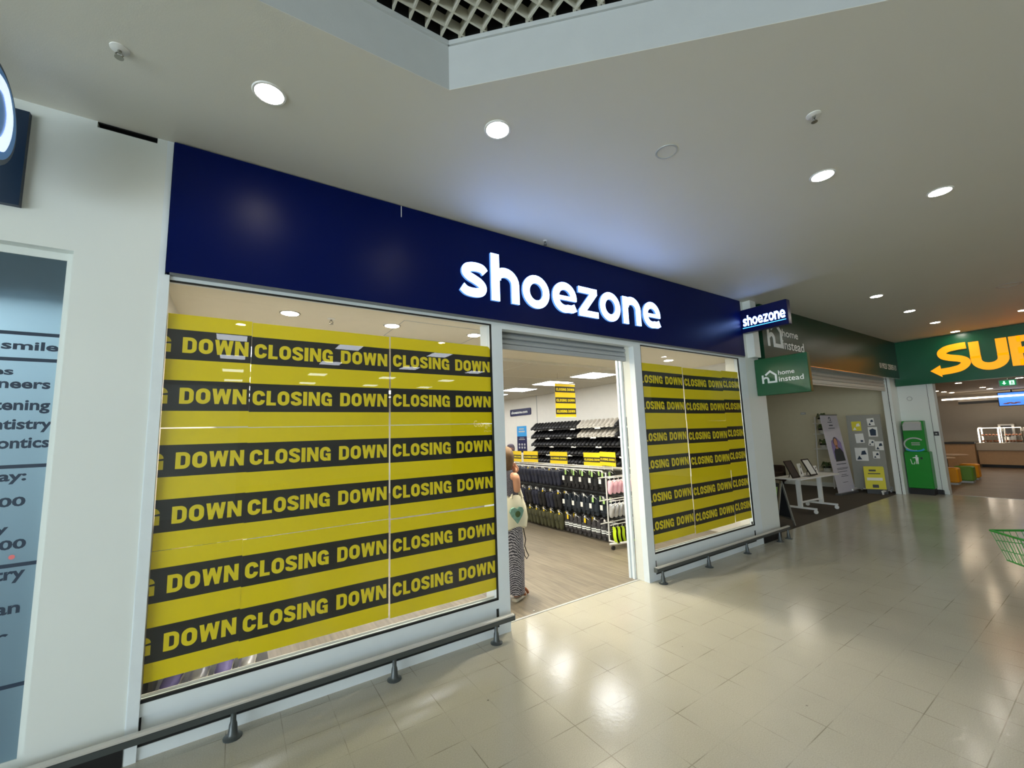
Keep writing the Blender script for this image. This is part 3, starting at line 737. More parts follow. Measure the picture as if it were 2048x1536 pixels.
rk = thing('wall_rack', 'wall rack of six white wire shelves carrying rows of black and pale shoes', 'shelf rack', (6.15,3.4,0))
MB().box(6.26,6.295,1.7,5.05,0,1.80).obj('back_panel','rack_dark',rk)
for y in (1.7,2.8,3.9,5.03): MB().box(6.22,6.26,y-.015,y+.015,0,1.85).obj('upright','rack_white',rk)
SH = [1.70,1.515,1.33,1.15,.965,.78]
price = []
SN = ['top','second','third','fourth','fifth','lowest']
for si, z in enumerate(SH):
    MB().box(5.88,6.26,1.68,5.05,z-.02,z-.010).box(5.876,5.88,1.68,5.05,z-.026,z-.006).obj('shelf','rack_dark',rk)
    for j in range(5):
        y = 2.0+.72*j+.13*(si%2); MB().box(5.868,5.874,y,y+.15,z-.038,z-.008).obj('price_label','paper',rk)
    for i in range(29):
        y = 4.97-i*.115
        grey = (si == 0 and 14 <= i <= 22) or (si == 1 and 14 <= i <= 22)
        pr = protoG if grey else protoB
        lab = '%s shoe, %s shelf of the wall rack, %s from its far end' % ('pale grey' if grey else 'black', SN[si], nth(i))
        loc = (5.98, y, z+.022); rot = (0, R(-17), R(random.uniform(-5,5)))
        if pr.name not in usedS:
            usedS[pr.name] = 1; o = pr; o.location = loc; o.rotation_euler = rot; o['label'] = lab
        else: o = dup(pr, loc, rot, lab)
        o['group'] = 'shoes on the wall rack'

# gondola with hanging pairs
gd = thing('display_gondola', 'long low display unit hung with slippers and sandals, white rail on top', 'display stand', (4.85,2.75,0))
GY0, GY1 = 1.33, 4.2
MB().box(4.84,4.90,GY0,GY1,.10,1.03).box(4.62,5.08,GY0,GY1,.0,.10).obj('back_panel','rack_dark',gd)
MB().box(4.40,4.425,GY0,GY1,1.035,1.05).box(4.83,4.90,GY0-.01,GY1,1.03,1.055).tube([(4.66,GY0,1.045),(4.66,GY1,1.045)],.008,6).obj('top_rail','rack_white',gd)
ys = [1.395+.205*i for i in range(14)]
rows = [1.02,.645,.318]
for z in rows:
    MB().box(4.825,4.84,GY0,GY1,z-.012,z+.012).obj('hook_bar','grey_metal',gd)
    for y in ys:
        m = MB().tube([(4.83,y,z),(4.50,y,z)],.004,6); m.obj('hook','silver',gd)
        MB().lathe([(.001,0),(.016,0),(.016,-.004),(.001,-.004)],(4.502,y,z+.004),14,axis='x').obj('hook_cap','white_plastic',gd)
def pair(name, style, main, accent, label):
    t = thing(name, label, 'footwear', (0,0,0))
    for s in (-1,1):
        c = .047*s
        if style == 'slide':
            pts = [(c+.037*a, -.27+.27*b) for a, b in ((-.75,.96),(-.9,.8),(-.85,.5),(-1,.25),(-.85,.08),(-.4,0),(.4,0),(.85,.08),(1,.25),(.85,.5),(.9,.8),(.75,.96),(.3,1),(-.3,1))]
            so = MB().extr([pts], lambda u,v,d: (-d,u,v), -.022, 0).obj('shoe', main, t)
            rg = []
            for a in (-1,-.7,0,.7,1): rg.append([(-.002-.036*(1-a*a), c+.041*a, z) for z in (-.205,-.10)]+[(-.006-.038*(1-a*a), c+.043*a, z) for z in (-.10,-.205)])
            MB().ring(rg).obj('strap', main, so)
            if accent:
                g = MB()
                for zz in (-.125,-.155):
                    rg = [[(-.0075-.038*(1-a*a), c+.0435*a, z) for z in (zz,zz-.016)]+[(-.0085-.038*(1-a*a), c+.0435*a, z) for z in (zz-.016,zz)] for a in (-1,-.7,0,.7,1)]; g.ring(rg)
                g.obj('stripe', 'white_ink', so)
        else:
            up, sl = shoe_mesh(.25,.088,.085)
            f = lambda p: (-.012-p[2]*.9, c+p[1]*.95, -.15+p[0])
            so = MB().ring([[f(p) for p in r] for r in up]).obj('shoe', main, t, smooth=True)
            MB().ring([[f(p) for p in r] for r in sl]).obj('sole', accent or 'sole_white', so)
            MB().lathe([(.001,0),(.026,0),(.028,-.004),(.001,-.006)],(-.078,c,-.10),12,axis='x',sx=.9,sy=1.3).obj('opening','black',so)
    MB().tube([(0,-.047,-.03),(-.012,-.03,-.005),(-.012,.03,-.005),(0,.047,-.03)],.003,5).tube([(-.012,0,-.005),(-.012,0,.012)],.003,5).obj('hanger','white_plastic',t)
    return t
def with_tag(t, tm, lab):
    if tm: MB().box(-.030,-.028,-.018,.018,-.075,-.008).obj('swing_tag', tm, t)
    if lab: MB().box(-.050,-.047,.012,.062,-.165,-.095).obj('price_label', 'paper', t)
    return t
PR = {}
def place(kind, loc, label, group):
    make = {'black':lambda: with_tag(pair('flip_flop_pair','slide','shoe_black',None,''),'label_green',True),
            'navy':lambda: with_tag(pair('slipper_pair','clog','shoe_navy','shoe_navy',''),None,False),
            'navyY':lambda: with_tag(pair('slipper_pair','clog','shoe_navy','shoe_navy',''),'yellow_board',False),
            'deep':lambda: with_tag(pair('sandal_pair','slide','shoe_navy_deep',None,''),None,True),
            'deepG':lambda: with_tag(pair('sandal_pair','slide','shoe_navy_deep',None,''),'label_green',True),
            'blackc':lambda: with_tag(pair('slipper_pair','clog','shoe_black','shoe_black',''),'yellow_board',False),
            'olive':lambda: with_tag(pair('clog_pair','clog','shoe_olive','shoe_olive',''),'yellow_board',False),
            'char':lambda: with_tag(pair('slide_pair','slide','shoe_charcoal','w',''),None,False),
            'charY':lambda: with_tag(pair('slide_pair','slide','shoe_charcoal','w',''),'yellow_board',False)}
    if kind not in PR: o = PR[kind] = make[kind](); o.location = loc; o['label'] = label
    else: o = dup(PR[kind], loc, None, label)
    o['group'] = group; return o
DES = {'black':'black flip-flops with green tag','navy':'navy slippers','navyY':'navy slippers with yellow tag','deep':'deep navy sandals with white label','deepG':'deep navy sandals with green tag','blackc':'black slippers with yellow tag','olive':'olive clogs with yellow tag','char':'charcoal slides with white stripes','charY':'charcoal striped slides with yellow tag'}
RNM = ['top','middle','bottom']
for r, z in enumerate(rows):
    for i, y in enumerate(ys):
        kind = [('black' if i < 5 else ('navyY' if i in (6,9,12) else 'navy')), (('deepG' if i in (0,1) else 'deep') if i < 5 else ('blackc' if i%2 else 'navy')), (('charY' if i in (2,4) else 'char') if i < 5 else 'olive')][r]
        for d in (0,1):
            place(kind, (4.53+.15*d, y+random.uniform(-.012,.012), z-.012), '%s, %s hook of the %s row, %s' % (DES[kind], nth(i), RNM[r], 'in front' if d == 0 else 'hung behind'), 'pairs hanging on the long display unit')
# end bay: white wire stand with children's clogs and flip-flops
es_ = thing('wire_stand', 'white wire stand at the end of the display unit with pastel clogs', 'display stand', (4.65,1.22,0))
for x in (4.43,4.86): MB().tube([(x,1.25,.07),(x,1.25,1.02)],.010,8).obj('upright','rack_white',es_)
for z in (.955,.64,.33): MB().tube([(4.28,1.25,z),(4.98,1.25,z)],.008,8).tube([(4.43,1.25,z),(4.43,1.06,z+.01)],.006,6).tube([(4.86,1.25,z),(4.86,1.06,z+.01)],.006,6).tube([(4.28,1.07,z+.01),(4.95,1.07,z+.01)],.006,6).obj('arm','rack_white',es_)
MB().tube([(4.30,1.12,.08),(4.62,1.03,.08)],.016,8).tube([(4.43,1.25,.08),(4.45,1.08,.08)],.012,8).obj('foot_bar','rack_white',es_)
for p in ((4.34,1.1,.03),(4.60,1.03,.03)): MB().lathe([(.001,-.012),(.028,-.012),(.028,.012),(.001,.012)],p,14,axis='y').obj('caster','black',es_)
def clog(main, label):
    t = thing('child_clog', label, 'footwear', (0,0,0), "children's clogs on the wire stand")
    up, sl = shoe_mesh(.185,.07,.065); f = lambda p: (p[1]*.95,-p[2],-.115+p[0])
    MB().ring([[f(p) for p in r] for r in up]).obj('shell',main,t,smooth=True); MB().ring([[f(p) for p in r] for r in sl]).obj('sole',main,t)
    MB().tube([(-.03,-.03,-.05),(-.02,-.065,-.02),(.02,-.065,-.02),(.03,-.03,-.05)],.006,6).obj('heel_strap','white_plastic',t)
    MB().tube([(0,-.02,-.02),(0,-.01,.02)],.003,5).obj('hanger','white_plastic',t)
    return t
for mt, nm, z, zz in (('shoe_pink','pink',.95,'upper'),('shoe_silver','silver',.635,'lower')):
    p0 = None
    for i in range(6):
        lab = "child's %s clog hanging %s along the %s arm of the wire stand" % (nm, nth(i), zz)
        if p0 is None: p0 = clog(mt, lab); p0.location = (4.335+.084*i,1.1,z)
        else: dup(p0,(4.335+.084*i,1.1,z),None,lab)
    t = thing('round_tag', 'yellow round promotional tag among the %s clogs' % nm, 'tag', (4.62,1.04,z))
    MB().ell((4.62,1.03,z-.02),(.032,.006,.03)).obj('tag_disc','yellow_board',t); MB().ell((4.60,1.022,z-.03),(.008,.003,.008)).ell((4.642,1.022,z-.03),(.008,.003,.008)).obj('tag_spot','black',t)
p0 = None
for i in range(5):
    lab = 'black flip-flop with lime edge hanging %s on the lowest arm of the wire stand' % nth(i)
    if p0 is None:
        p0 = thing('child_flip_flop', lab, 'footwear', (0,0,0), 'lime-edged flip-flops on the wire stand')
        prof = crom([(0,0),(.012,-.04),(.008,-.10),(.02,-.17),(.045,-.215)],4)
        m = MB()
        for a, b, mi in ((0,.012,0),(.012,.034,1)):
            L = [(u+a,v) for u, v in prof]; M2 = [(u+b,v) for u, v in prof]
            for j in range(len(L)-1): m.extr([[L[j],M2[j],M2[j+1],L[j+1]]], lambda u,v,d: (u,d,v), -.03, .03, mi)
        m.obj('flip_flop_sole',['shoe_lime','shoe_black'],p0); MB().tube([(.03,-.03,-.06),(.055,0,-.10),(.03,.03,-.06)],.004,5).obj('strap','shoe_black',p0)
        MB().tube([(0,0,0),(0,0,.03)],.003,5).obj('hanger','white_plastic',p0); p0.location = (4.36,1.09,.30)
    else: dup(p0,(4.36+.085*i,1.09,.30-.006*i),None,lab)
# closing down cards standing on the gondola
for i, (y, z, w_, yaw, x) in enumerate(((1.495,1.105,.415,-14,4.585),(1.886,1.085,.40,0,4.62),(2.71,1.085,.42,4,4.6),(3.518,1.085,.40,6,4.6),(3.93,1.085,.40,-6,4.6))):
    t = thing('sale_card', 'yellow closing down card on the display unit, %s from the wire stand' % nth(i), 'sign', (x,y,1.05), 'closing down cards on the display unit')
    m = MB(); small_sign(m, lambda u,v,d=0: (x-d,y-u,z+v), w_, .20, [(.055,.128)]); m.obj('card',['yellow_board','black_ink','yellow_ink'],t)
    for u in (.09,w_-.1): MB().tube([(x+.004,y-u,1.04),(x+.004,y-u,1.12)],.004,6).obj('stick','white_plastic',t)
    t.rotation_euler.z = R(yaw)
# low display beside the left pillar, glimpsed around the posters
ld = thing('low_rack', 'grey low shoe rack glimpsed beside the left pillar behind the posters', 'display stand', (-.2,.55,0))
MB().box(-.37,.25,.35,.80,.10,.12).box(-.37,.25,.35,.80,.50,.52).box(-.37,-.35,.35,.80,0,1.15).box(-.37,.25,.35,.80,.92,.94).obj('shelf_frame','rack_dark',ld)
for i, (x, z, nm, col) in enumerate(((-.27,.12,'purple','shoe_purple'),(-.13,.12,'white','shoe_silver'),(.0,.12,'purple','shoe_purple'),(.13,.12,'white','shoe_silver'),(-.25,.52,'silver','shoe_silver'),(-.1,.52,'black','shoe_black'),(.05,.52,'white','shoe_silver'),(-.25,.94,'pink','shoe_pink'),(-.1,.94,'black','shoe_black'),(.05,.94,'pink','shoe_pink'))):
    t = make_shoe('display_shoe', col, 'sole_white', '%s shoe on the low rack by the left pillar, %s shelf, %s from the pillar' % (nm, {.12:'bottom',.52:'middle',.94:'top'}[z], nth([0,1,2,3,0,1,2,0,1,2][i])))
    t.location = (x,.48,z); t.rotation_euler.z = R(80); t['group'] = 'shoes on the low rack'
t = thing('glove_stand', 'dark accessory stand with white items behind the shoppers', 'display stand', (5.3,6.4,0))
MB().lathe([(.2,0),(.2,.03),(.03,.05),(.03,1.5),(.001,1.5)],(5.3,6.4,0),16).obj('post','rack_dark',t)
for z, mt in ((.9,'black'),(1.1,'shoe_charcoal'),(1.3,'shoe_silver'),(1.48,'paper')): MB().lathe([(.001,-.07),(.13,-.06),(.10,.06),(.001,.07)],(5.3,6.4,z),12).obj('hung_accessory',mt,t)
struct('trim_10', MB().box(2.32,2.335,.19,.2,0,.006), 'paper')

# ------------------------------------------------------------------ people
def skin_body(nodes, edges, root, sub=2):
    """nodes: name -> (pos, radius or (rx, ry)); returns (verts, faces)"""
    nm = list(nodes); me = bpy.data.meshes.new('figure'); me.from_pydata([nodes[k][0] for k in nm], [(nm.index(a), nm.index(b)) for a, b in edges], [])
    o = bpy.data.objects.new('figure', me); COL.objects.link(o)
    o.modifiers.new('Skin','SKIN'); me.update()
    for k, d in zip(nm, me.skin_vertices[0].data):
        r = nodes[k][1]; d.radius = (r,r) if not isinstance(r,tuple) else r; d.use_root = (k == root)
    s = o.modifiers.new('Sub','SUBSURF'); s.levels = sub; s.render_levels = sub
    dg = bpy.context.evaluated_depsgraph_get(); dg.update(); e = o.evaluated_get(dg).to_mesh()
    vs = [tuple(v.co) for v in e.vertices]; fs = [tuple(p.vertices) for p in e.polygons]
    bpy.data.objects.remove(o); bpy.data.meshes.remove(me); return vs, fs
def hand_chain(mb, wrist, along, side, back, s=1, curl=.5, grip=1):
    """five fingers as tapered bent tubes rooted in a palm block"""
    W, A, B, N = Vector(wrist), Vector(along).normalized(), Vector(side).normalized(), Vector(back).normalized()
    pal = []
    for t, wd, th in ((-.005,.020,.016),(.02,.030,.015),(.05,.036,.013),(.072,.034,.011)):
        c = W+A*t*s; pal.append([c+B*wd*s*math.cos(a)+N*th*s*math.sin(a) for a in (2*math.pi*k/10 for k in range(10))])
    mb.ring(pal)
    for k, (off, L) in enumerate(((-.026,.062),(-.009,.070),(.009,.066),(.026,.052))):
        p = W+A*.066*s+B*off*s; d = A.copy(); P = [p]; 
        for j, f in enumerate((.45,.32,.23)):
            d = (d-N*curl*(.55+.25*j)).normalized(); p = p+d*L*f*s; P.append(p)
        mb.tube(P, [.0085*s,.0082*s,.0074*s,.0055*s], 8)
    p = W+A*.018*s+B*-.026*s
    mb.tube([p, p-B*.022*s+A*.016*s-N*.004*s, p-B*.026*s+A*.038*s-N*.016*s*grip, p-B*.018*s+A*.056*s-N*.026*s*grip], [.0115*s,.010*s,.009*s,.0065*s], 8)
def face(mb_h, hd, fw, lf, s, parent, skin_m):
    """eyes, brows, nose, mouth and ears on a head centred at hd facing fw"""
    H, F, Lf, U = Vector(hd), Vector(fw), Vector(lf), Vector((0,0,1))
    for sg in (-1,1):
        c = H+F*.082*s+Lf*.031*sg*s+U*.008*s
        mb_h['eye'].ell(c,(.012*s,.012*s,.008*s),n=10,k=6)
        mb_h['brow'].tube([c+U*.02*s-Lf*.016*s+F*.004*s, c+U*.024*s+F*.006*s, c+U*.02*s+Lf*.016*s+F*.002*s],.0035*s,6)
        mb_h['skin'].ell(H+Lf*.084*sg*s-U*.005*s-F*.005*s,(.012*s,.014*s,.028*s),n=10,k=6)
    mb_h['skin'].ring([[H+F*.088*s+U*.012*s+Lf*a*.008*s for a in (-1,0,1)]+[H+F*.092*s+U*.012*s], [H+F*.11*s-U*.022*s+Lf*a*.016*s for a in (-1,0,1)]+[H+F*.118*s-U*.018*s], [H+F*.086*s-U*.034*s+Lf*a*.014*s for a in (-1,0,1)]+[H+F*.098*s-U*.034*s]])
    mb_h['mouth'].tube([H+F*.082*s-U*.056*s+Lf*.022*s, H+F*.093*s-U*.058*s, H+F*.082*s-U*.056*s-Lf*.022*s],.005*s,6)
def person(pos, yaw, h, label, skin_m, top_m, leg_m, arms, hair_m, style, turn=0):
    s = h/1.65; t = thing('person', label, 'person', (pos[0],pos[1],0))
    F = Vector((math.cos(yaw),math.sin(yaw),0)); Lf = Vector((-F.y,F.x,0)); O = Vector(pos+(0,))
    at = lambda f, l, z: tuple(O+F*f*s+Lf*l*s+Vector((0,0,z*s)))
    N = {'pelvis':(at(0,0,.90),.125*s),'waist':(at(.01,0,1.06),.115*s),'chest':(at(.0,0,1.24),(.13*s,.10*s)),'neckb':(at(-.01,0,1.38),.062*s),'neck':(at(.0,0,1.44),.050*s),'jaw':(at(.025,0,1.49),.066*s),'head':(at(.012,0,1.56),.088*s),'crown':(at(.0,0,1.605),.062*s)}
    E = [('pelvis','waist'),('waist','chest'),('chest','neckb'),('neckb','neck'),('neck','jaw'),('jaw','head'),('head','crown')]
    for sd, sg in (('R',-1),('L',1)):
        N['hip'+sd] = (at(0,.095*sg,.84),.10*s); N['knee'+sd] = (at(.03*(1 if sg<0 else -1)+.02,.10*sg,.47),.06*s); N['ank'+sd] = (at(.06*(1 if sg<0 else -1.6),.10*sg,.075),.036*s); N['toe'+sd] = (at(.06*(1 if sg<0 else -1.6)+.15,.105*sg,.035),.030*s)
        N['sh'+sd] = (at(-.01,.175*sg,1.345),.060*s); N['elb'+sd] = (arms[sd][0],.040*s); N['wr'+sd] = (arms[sd][1],.026*s)
        E += [('pelvis','hip'+sd),('hip'+sd,'knee'+sd),('knee'+sd,'ank'+sd),('ank'+sd,'toe'+sd),('chest','sh'+sd),('sh'+sd,'elb'+sd),('elb'+sd,'wr'+sd)]
    vs, fs = skin_body(N,E,'pelvis'); m = MB().add(vs,fs)
    hm = {k: MB() for k in ('eye','brow','mouth','skin')}
    Fh = Vector((math.cos(yaw+turn),math.sin(yaw+turn),0)); Lh = Vector((-Fh.y,Fh.x,0))
    hd = at(.018,0,1.545); face(hm,hd,Fh,Lh,s,t,skin_m)
    m.add(hm['skin'].v, hm['skin'].f)
    for sd, sg in (('R',-1),('L',1)):
        e, wv = Vector(arms[sd][0]), Vector(arms[sd][1]); al = (wv-e).normalized(); sdv = al.cross(F).normalized() if abs(al.dot(F))<.9 else Lf
        hand_chain(m, wv+al*.01*s, al, sdv*sg*-1, al.cross(sdv)*sg, s, .45)
    m.obj('body', skin_m, t, smooth=True)
    hm['eye'].obj('eye','black',t,smooth=True); hm['brow'].obj('eyebrow',hair_m,t); hm['mouth'].obj('mouth','leather_tan',t)
    # torso garment follows the trunk with short sleeves
    rg = []
    for z, a, b, f in ((.86,.185,.155,0),(.92,.19,.16,0),(1.06,.16,.13,.01),(1.22,.17,.135,.0),(1.34,.165,.115,-.005),(1.395,.12,.09,-.008),(1.42,.065,.065,-.006)):
        rg.append([at(f+b*math.cos(q), a*math.sin(q), z) for q in (2*math.pi*k/18 for k in range(18))])
    g = MB().ring(rg)
    for sd, sg in (('R',-1),('L',1)):
        a, b = Vector(N['sh'+sd][0]), Vector(N['elb'+sd][0])
        if style != 'hair': g.tube([a-Lf*.03*sg*s, a+Lf*.015*sg*s, a+(b-a)*.25, a+(b-a)*(.32 if style != 'robe' else 1.0)], [.06*s,.066*s,.064*s,.060*s], 14)
        if style == 'robe': c = Vector(N['wr'+sd][0]); g.tube([b-(c-b)*.1, b, c],[.066*s,.06*s,.05*s],12)
    g.obj('top', top_m, t, smooth=True)
    # trousers: hips plus two wide legs
    g = MB().ring([[at(b*math.cos(q), a*math.sin(q), z) for q in (2*math.pi*k/18 for k in range(18))] for z, a, b in ((.74,.195,.15),(.84,.20,.165),(.95,.195,.16),(1.0,.18,.145))])
    for sd, sg in (('R',-1),('L',1)):
        k0, k1, k2 = Vector(N['hip'+sd][0]), Vector(N['knee'+sd][0]), Vector(N['ank'+sd][0])
        g.tube([k0+Vector((0,0,.05*s)), k0-Vector((0,0,.08*s)), k1, (k1+k2)/2, k2+Vector((0,0,-.005*s))], [.115*s,.118*s,.098*s,.092*s,.088*s], 16)
    g.obj('trousers', leg_m, t, smooth=True)
    for sd, sg in (('R',-1),('L',1)):
        a = Vector(N['ank'+sd][0]); a.z = 0
        so = MB().ring([[tuple(a+F*(f+.0)*s+Lf*c*wd*s+Vector((0,0,z*s))) for c, z in ((1,0),(1.04,lift),(-1.04,lift),(-1,0))] for f, wd, lift in ((-.075,.026,.03),(-.05,.036,.028),(0,.036,.022),(.09,.044,.02),(.15,.042,.02),(.19,.026,.024))])
        sh = so.obj('sandal','sole_white',t)
        u = MB()
        for f0, hgt in ((.04,.075),(.11,.058)):
            u.tube([tuple(a+F*(f0+.01*q)*s+Lf*(.045*math.cos(math.pi*q/6))*s+Vector((0,0,(.018+hgt*math.sin(math.pi*q/6))*s))) for q in range(7)], .016*s, 8)
        u.tube([tuple(a+F*(-.06+.02*abs(q-3))*s+Lf*(.013*(q-3))*s+Vector((0,0,(.05)*s)) ) for q in range(7)], .010*s, 8)
        u.obj('sandal_strap','leather_tan',sh)
    H = Vector(at(.012,0,1.555))
    if style == 'hair':
        g = MB(); g.ring([[tuple(H+Vector((0,0,z*s))+Fh*(f+b*math.cos(q))*s*1.1+Lh*a*math.sin(q)*s*1.1) for q in (2*math.pi*k/18 for k in range(18))] for z, a, b, f in ((.115,.012,.012,-.01),(.108,.05,.055,-.012),(.085,.082,.088,-.014),(.045,.099,.102,-.022),(.0,.102,.088,-.044),(-.05,.094,.07,-.060),(-.10,.08,.052,-.066),(-.15,.06,.036,-.066),(-.18,.03,.018,-.066))])
        g.obj('hair', hair_m, t, smooth=True)
    else:
        g = MB(); g.ring([[tuple(H+Vector((0,0,z*s))+F*(f+b*math.cos(q))*s+Lf*a*math.sin(q)*s) for q in (2*math.pi*k/20 for k in range(20))] for z, a, b, f in ((.118,.012,.012,-.01),(.11,.05,.055,-.012),(.085,.086,.092,-.014),(.04,.104,.100,-.024),(-.02,.106,.085,-.042),(-.07,.10,.088,-.03),(-.10,.088,.085,0),(-.15,.10,.09,.0),(-.22,.15,.11,.0),(-.27,.17,.12,0))])
        g.obj('headscarf', 'scarf_grey', t, smooth=True)
    return t
P1 = (2.275,.57)
person(P1, R(28), 1.47, 'person in patterned trousers and tan sandals in the shop doorway with a cream tote bag', 'skin','top_print','trouser_print',
       {'R':((2.335,.42,1.035),(2.375,.50,1.20)),'L':((2.20,.74,1.0),(2.27,.74,.86))}, 'hair', 'hair', R(48))
person((5.25,4.95), R(215), 1.38, 'person in a grey headscarf standing behind the closing down cards', 'skin_dark','cloth_dark','cloth_dark',
       {'R':((5.15,5.15,.98),(5.02,5.06,.90)),'L':((5.36,4.79,.98),(5.22,4.72,.90))}, 'black', 'robe')
t = thing('tote_bag', 'cream cloth tote bag with printed heart held by the person in the doorway', 'bag', (2.38,.49,.70))
rg = []
for z, x0, x1, d in ((.695,2.27,2.47,.035),(.71,2.245,2.495,.06),(.80,2.235,2.512,.065),(.90,2.245,2.50,.05),(.97,2.265,2.475,.03),(1.0,2.29,2.455,.012)):
    x0 -= .052; x1 -= .052; xc, rx = (x0+x1)/2, (x1-x0)/2; rg.append([(xc+rx*(abs(math.cos(q))**.6)*(1 if math.cos(q)>0 else -1), .46+d*math.sin(q)-.02, z+.012*math.sin(3*q)) for q in (2*math.pi*k/20 for k in range(20))])
MB().ring(rg).obj('bag_body','bag_cream',t,smooth=True)
hp = [[(0,.05),(0,-.085),(.06,-.02),(.082,.03),(.066,.06),(.035,.068)],[(0,.05),(-.035,.068),(-.066,.06),(-.082,.03),(-.06,-.02),(0,-.085)]]
MB().extr(hp, lambda u,v,d: (2.30+u*.95,.366+.12*abs(u)-d,.835+v), -.02, .002).obj('heart_print','bag_print',t)
MB().extr([arc(0,0,.03,.03,0,360,12)[:-1]], lambda u,v,d: (2.30+u,.3635-d,.84+v), 0, .003).obj('flower_print','leaf',t)
m = MB()
for x, yy in ((2.27,.42),(2.40,.42),(2.27,.47),(2.40,.47)): m.tube([(x,yy,.98),(2.365+(x-2.335)*.45,.49,1.12),(2.395,.525,1.255)],[.012,.010,.008],8)
m.obj('strap','bag_cream',t,smooth=True)
MB().tube([(2.42,.46,.70),(2.455,.47,.56),(2.44,.47,.50),(2.46,.47,.45),(2.485,.47,.40),(2.46,.47,.375),(2.435,.47,.41),(2.43,.47,.47)],.005,6).obj('cord','black',t)
# ================================================================== CARE OFFICE NEXT DOOR (green fascia)
HX0, HX1 = 6.62, 12.86
struct('wall_home_east', MB().box(12.80,12.93,.04,5,0,2.9), 'cream_wall')
struct('baseboard_home', MB().box(12.785,12.80,.3,5,0,.11), 'white_frame_warm')
struct('wall_home_back', MB().box(6.62,12.9,4.9,5,0,2.9), 'cream_wall')
struct('wall_home_west', MB().box(6.55,6.62,.16,5,0,2.9), 'cream_wall')
struct('ceiling_home', MB().box(6.6,12.9,.05,5,2.75,2.8), 'shop_ceiling')
struct('wall_home_front', MB().box(6.62,12.9,.0,.05,2.63,CE), 'white_panel')
HY = -.10
t = thing('fascia_sign', 'long dark green fascia sign with white house mark, name and phone number', 'shop sign', (9.6,HY,2.6))
MB().box(6.50,12.765,HY,-.0,2.585,3.435).obj('sign_panel','home_green',t)
MB().box(6.50,12.765,HY-.004,.0,2.573,2.585).obj('edge_strip','silver',t)
g = MB(); fn = lambda u,v,d=0: (u,HY-d,v)
kk = (3.057-.10)/(3.057-.17); kx = lambda x: x*kk; kz = lambda z: 1.6+(z-1.6)*kk
house_h(fn, g, 0, .006, kx(6.50), kz(2.775), .46)
text(g,'home',lambda u,v: fn(u,v,.006),kx(6.955),kx(7.49),kz(2.965),kz(3.085),0,.012); text(g,'instead',lambda u,v: fn(u,v,.006),kx(6.93),kx(7.664),kz(2.765),kz(2.915),0,.012)
text(g,'01923 250513',lambda u,v: fn(u,v,.004),11.5,12.6,2.765,2.885,0,.012)
g.obj('sign_lettering','white_ink',t)
shutter('roller_shutter', 6.66, 12.40, .10, 2.31, 2.63, .075, 'shutter_white', 'off-white roller shutter rolled up under the green fascia sign')
struct('trim_11', MB().box(12.385,12.392,.045,.055,0,2.63), 'gasket'); struct('trim_15', MB().box(12.392,12.80,.05,.16,0,2.63).box(6.62,6.66,.06,.16,0,2.63), 'white_panel')
for i, x in enumerate((7.9,10.6)):  # unseen panels, added to brighten the dim office interior
    t = thing('ceiling_panel_light', 'dim unseen ceiling panel added to brighten the green-signed office, %s' % ('nearer the narrow poster window' if i == 0 else 'nearer the litter bin'), 'ceiling light', (x,1.6,2.75), 'added brightening panels in the office'); MB().box(x-.3,x+.3,1.3,1.9,2.742,2.7495).obj('frame','trim_white',t); MB().box(x-.28,x+.28,1.32,1.88,2.738,2.742).obj('diffuser','office_fill',t)
# column between office and sandwich shop, with litter bin in front
struct('wall_column', MB().box(12.42,12.93,0,.05,0,2.63).box(12.87,12.93,-.60,.05,.09,2.5).box(12.93,13.1,-.60,-.52,.0,2.5), 'white_panel')
struct('trim_12', MB().box(12.866,12.87,-.506,-.50,.09,2.45), 'gasket')
struct('baseboard_column', MB().box(12.85,12.93,-.52,.02,0,.10), 'black')
t = thing('litter_bin', 'tall green litter bin with grey hood, white pictogram and recycling arc by the white column', 'litter bin', (12.74,-.22,0))
bx = 12.60
MB().box(bx,12.84,-.43,-.03,0,.13).obj('plinth','black',t)
MB().box(bx,12.84,-.44,-.02,.13,.93,bev=.012).obj('bin_body','bin_green',t)
MB().box(bx+.05,12.84,-.40,-.04,.93,1.61,bev=.01).obj('bin_back','bin_green',t)
m = MB(); m.ring([[(bx+.05,y,z) for y,z in ((-.37,1.40),(-.07,1.40),(-.07,1.58),(-.10,1.60),(-.34,1.60),(-.37,1.58))],[(bx-.03,y,z) for y,z in ((-.37,1.40),(-.07,1.40),(-.07,1.52),(-.10,1.55),(-.34,1.55),(-.37,1.52))]]); m.obj('ash_hood','plate_grey',t)
fb = face_x(bx+.048); g = MB()
g.extr(stroke(arc(.21,1.09,.17,.14,40,280,18), .028), lambda u,v,d: (bx+.049-d,-u,v), 0, .004)
g.extr(rect(.16,.30,1.11,1.13)+rect(.16,.30,1.07,1.09), lambda u,v,d: (bx+.049-d,-u,v), 0, .003); g.obj('badge','plate_grey',t)
MB().extr(stroke(arc(.21,1.0,.15,.06,190,350,10), .03), lambda u,v,d: (bx+.049-d,-u,v), 0, .005).obj('badge_arc','screen_flat',t)
g = MB(); fz = lambda u,v,d: (bx-.001-d,-u,v)
g.extr([arc(.225,.835,.017,.019,0,360,10)[:-1]]+[[(.205,.74),(.25,.74),(.255,.81),(.20,.815)],[(.207,.66),(.222,.66),(.226,.74),(.207,.74)],[(.232,.66),(.247,.66),(.248,.74),(.230,.74)],[(.20,.79),(.205,.815),(.155,.80),(.157,.787)]]+stroke([(.12,.765),(.135,.66),(.18,.66),(.186,.71)],.010), fz, 0, .003); g.obj('pictogram','white_ink',t)
MB().box(bx-.003,bx,-.32,-.285,.765,.81).obj('lock_plate','dark_grey',t)
t = thing('wall_clock_ring', 'small round metal ring fixed high on the white column', 'fitting', (12.866,-.19,2.115))
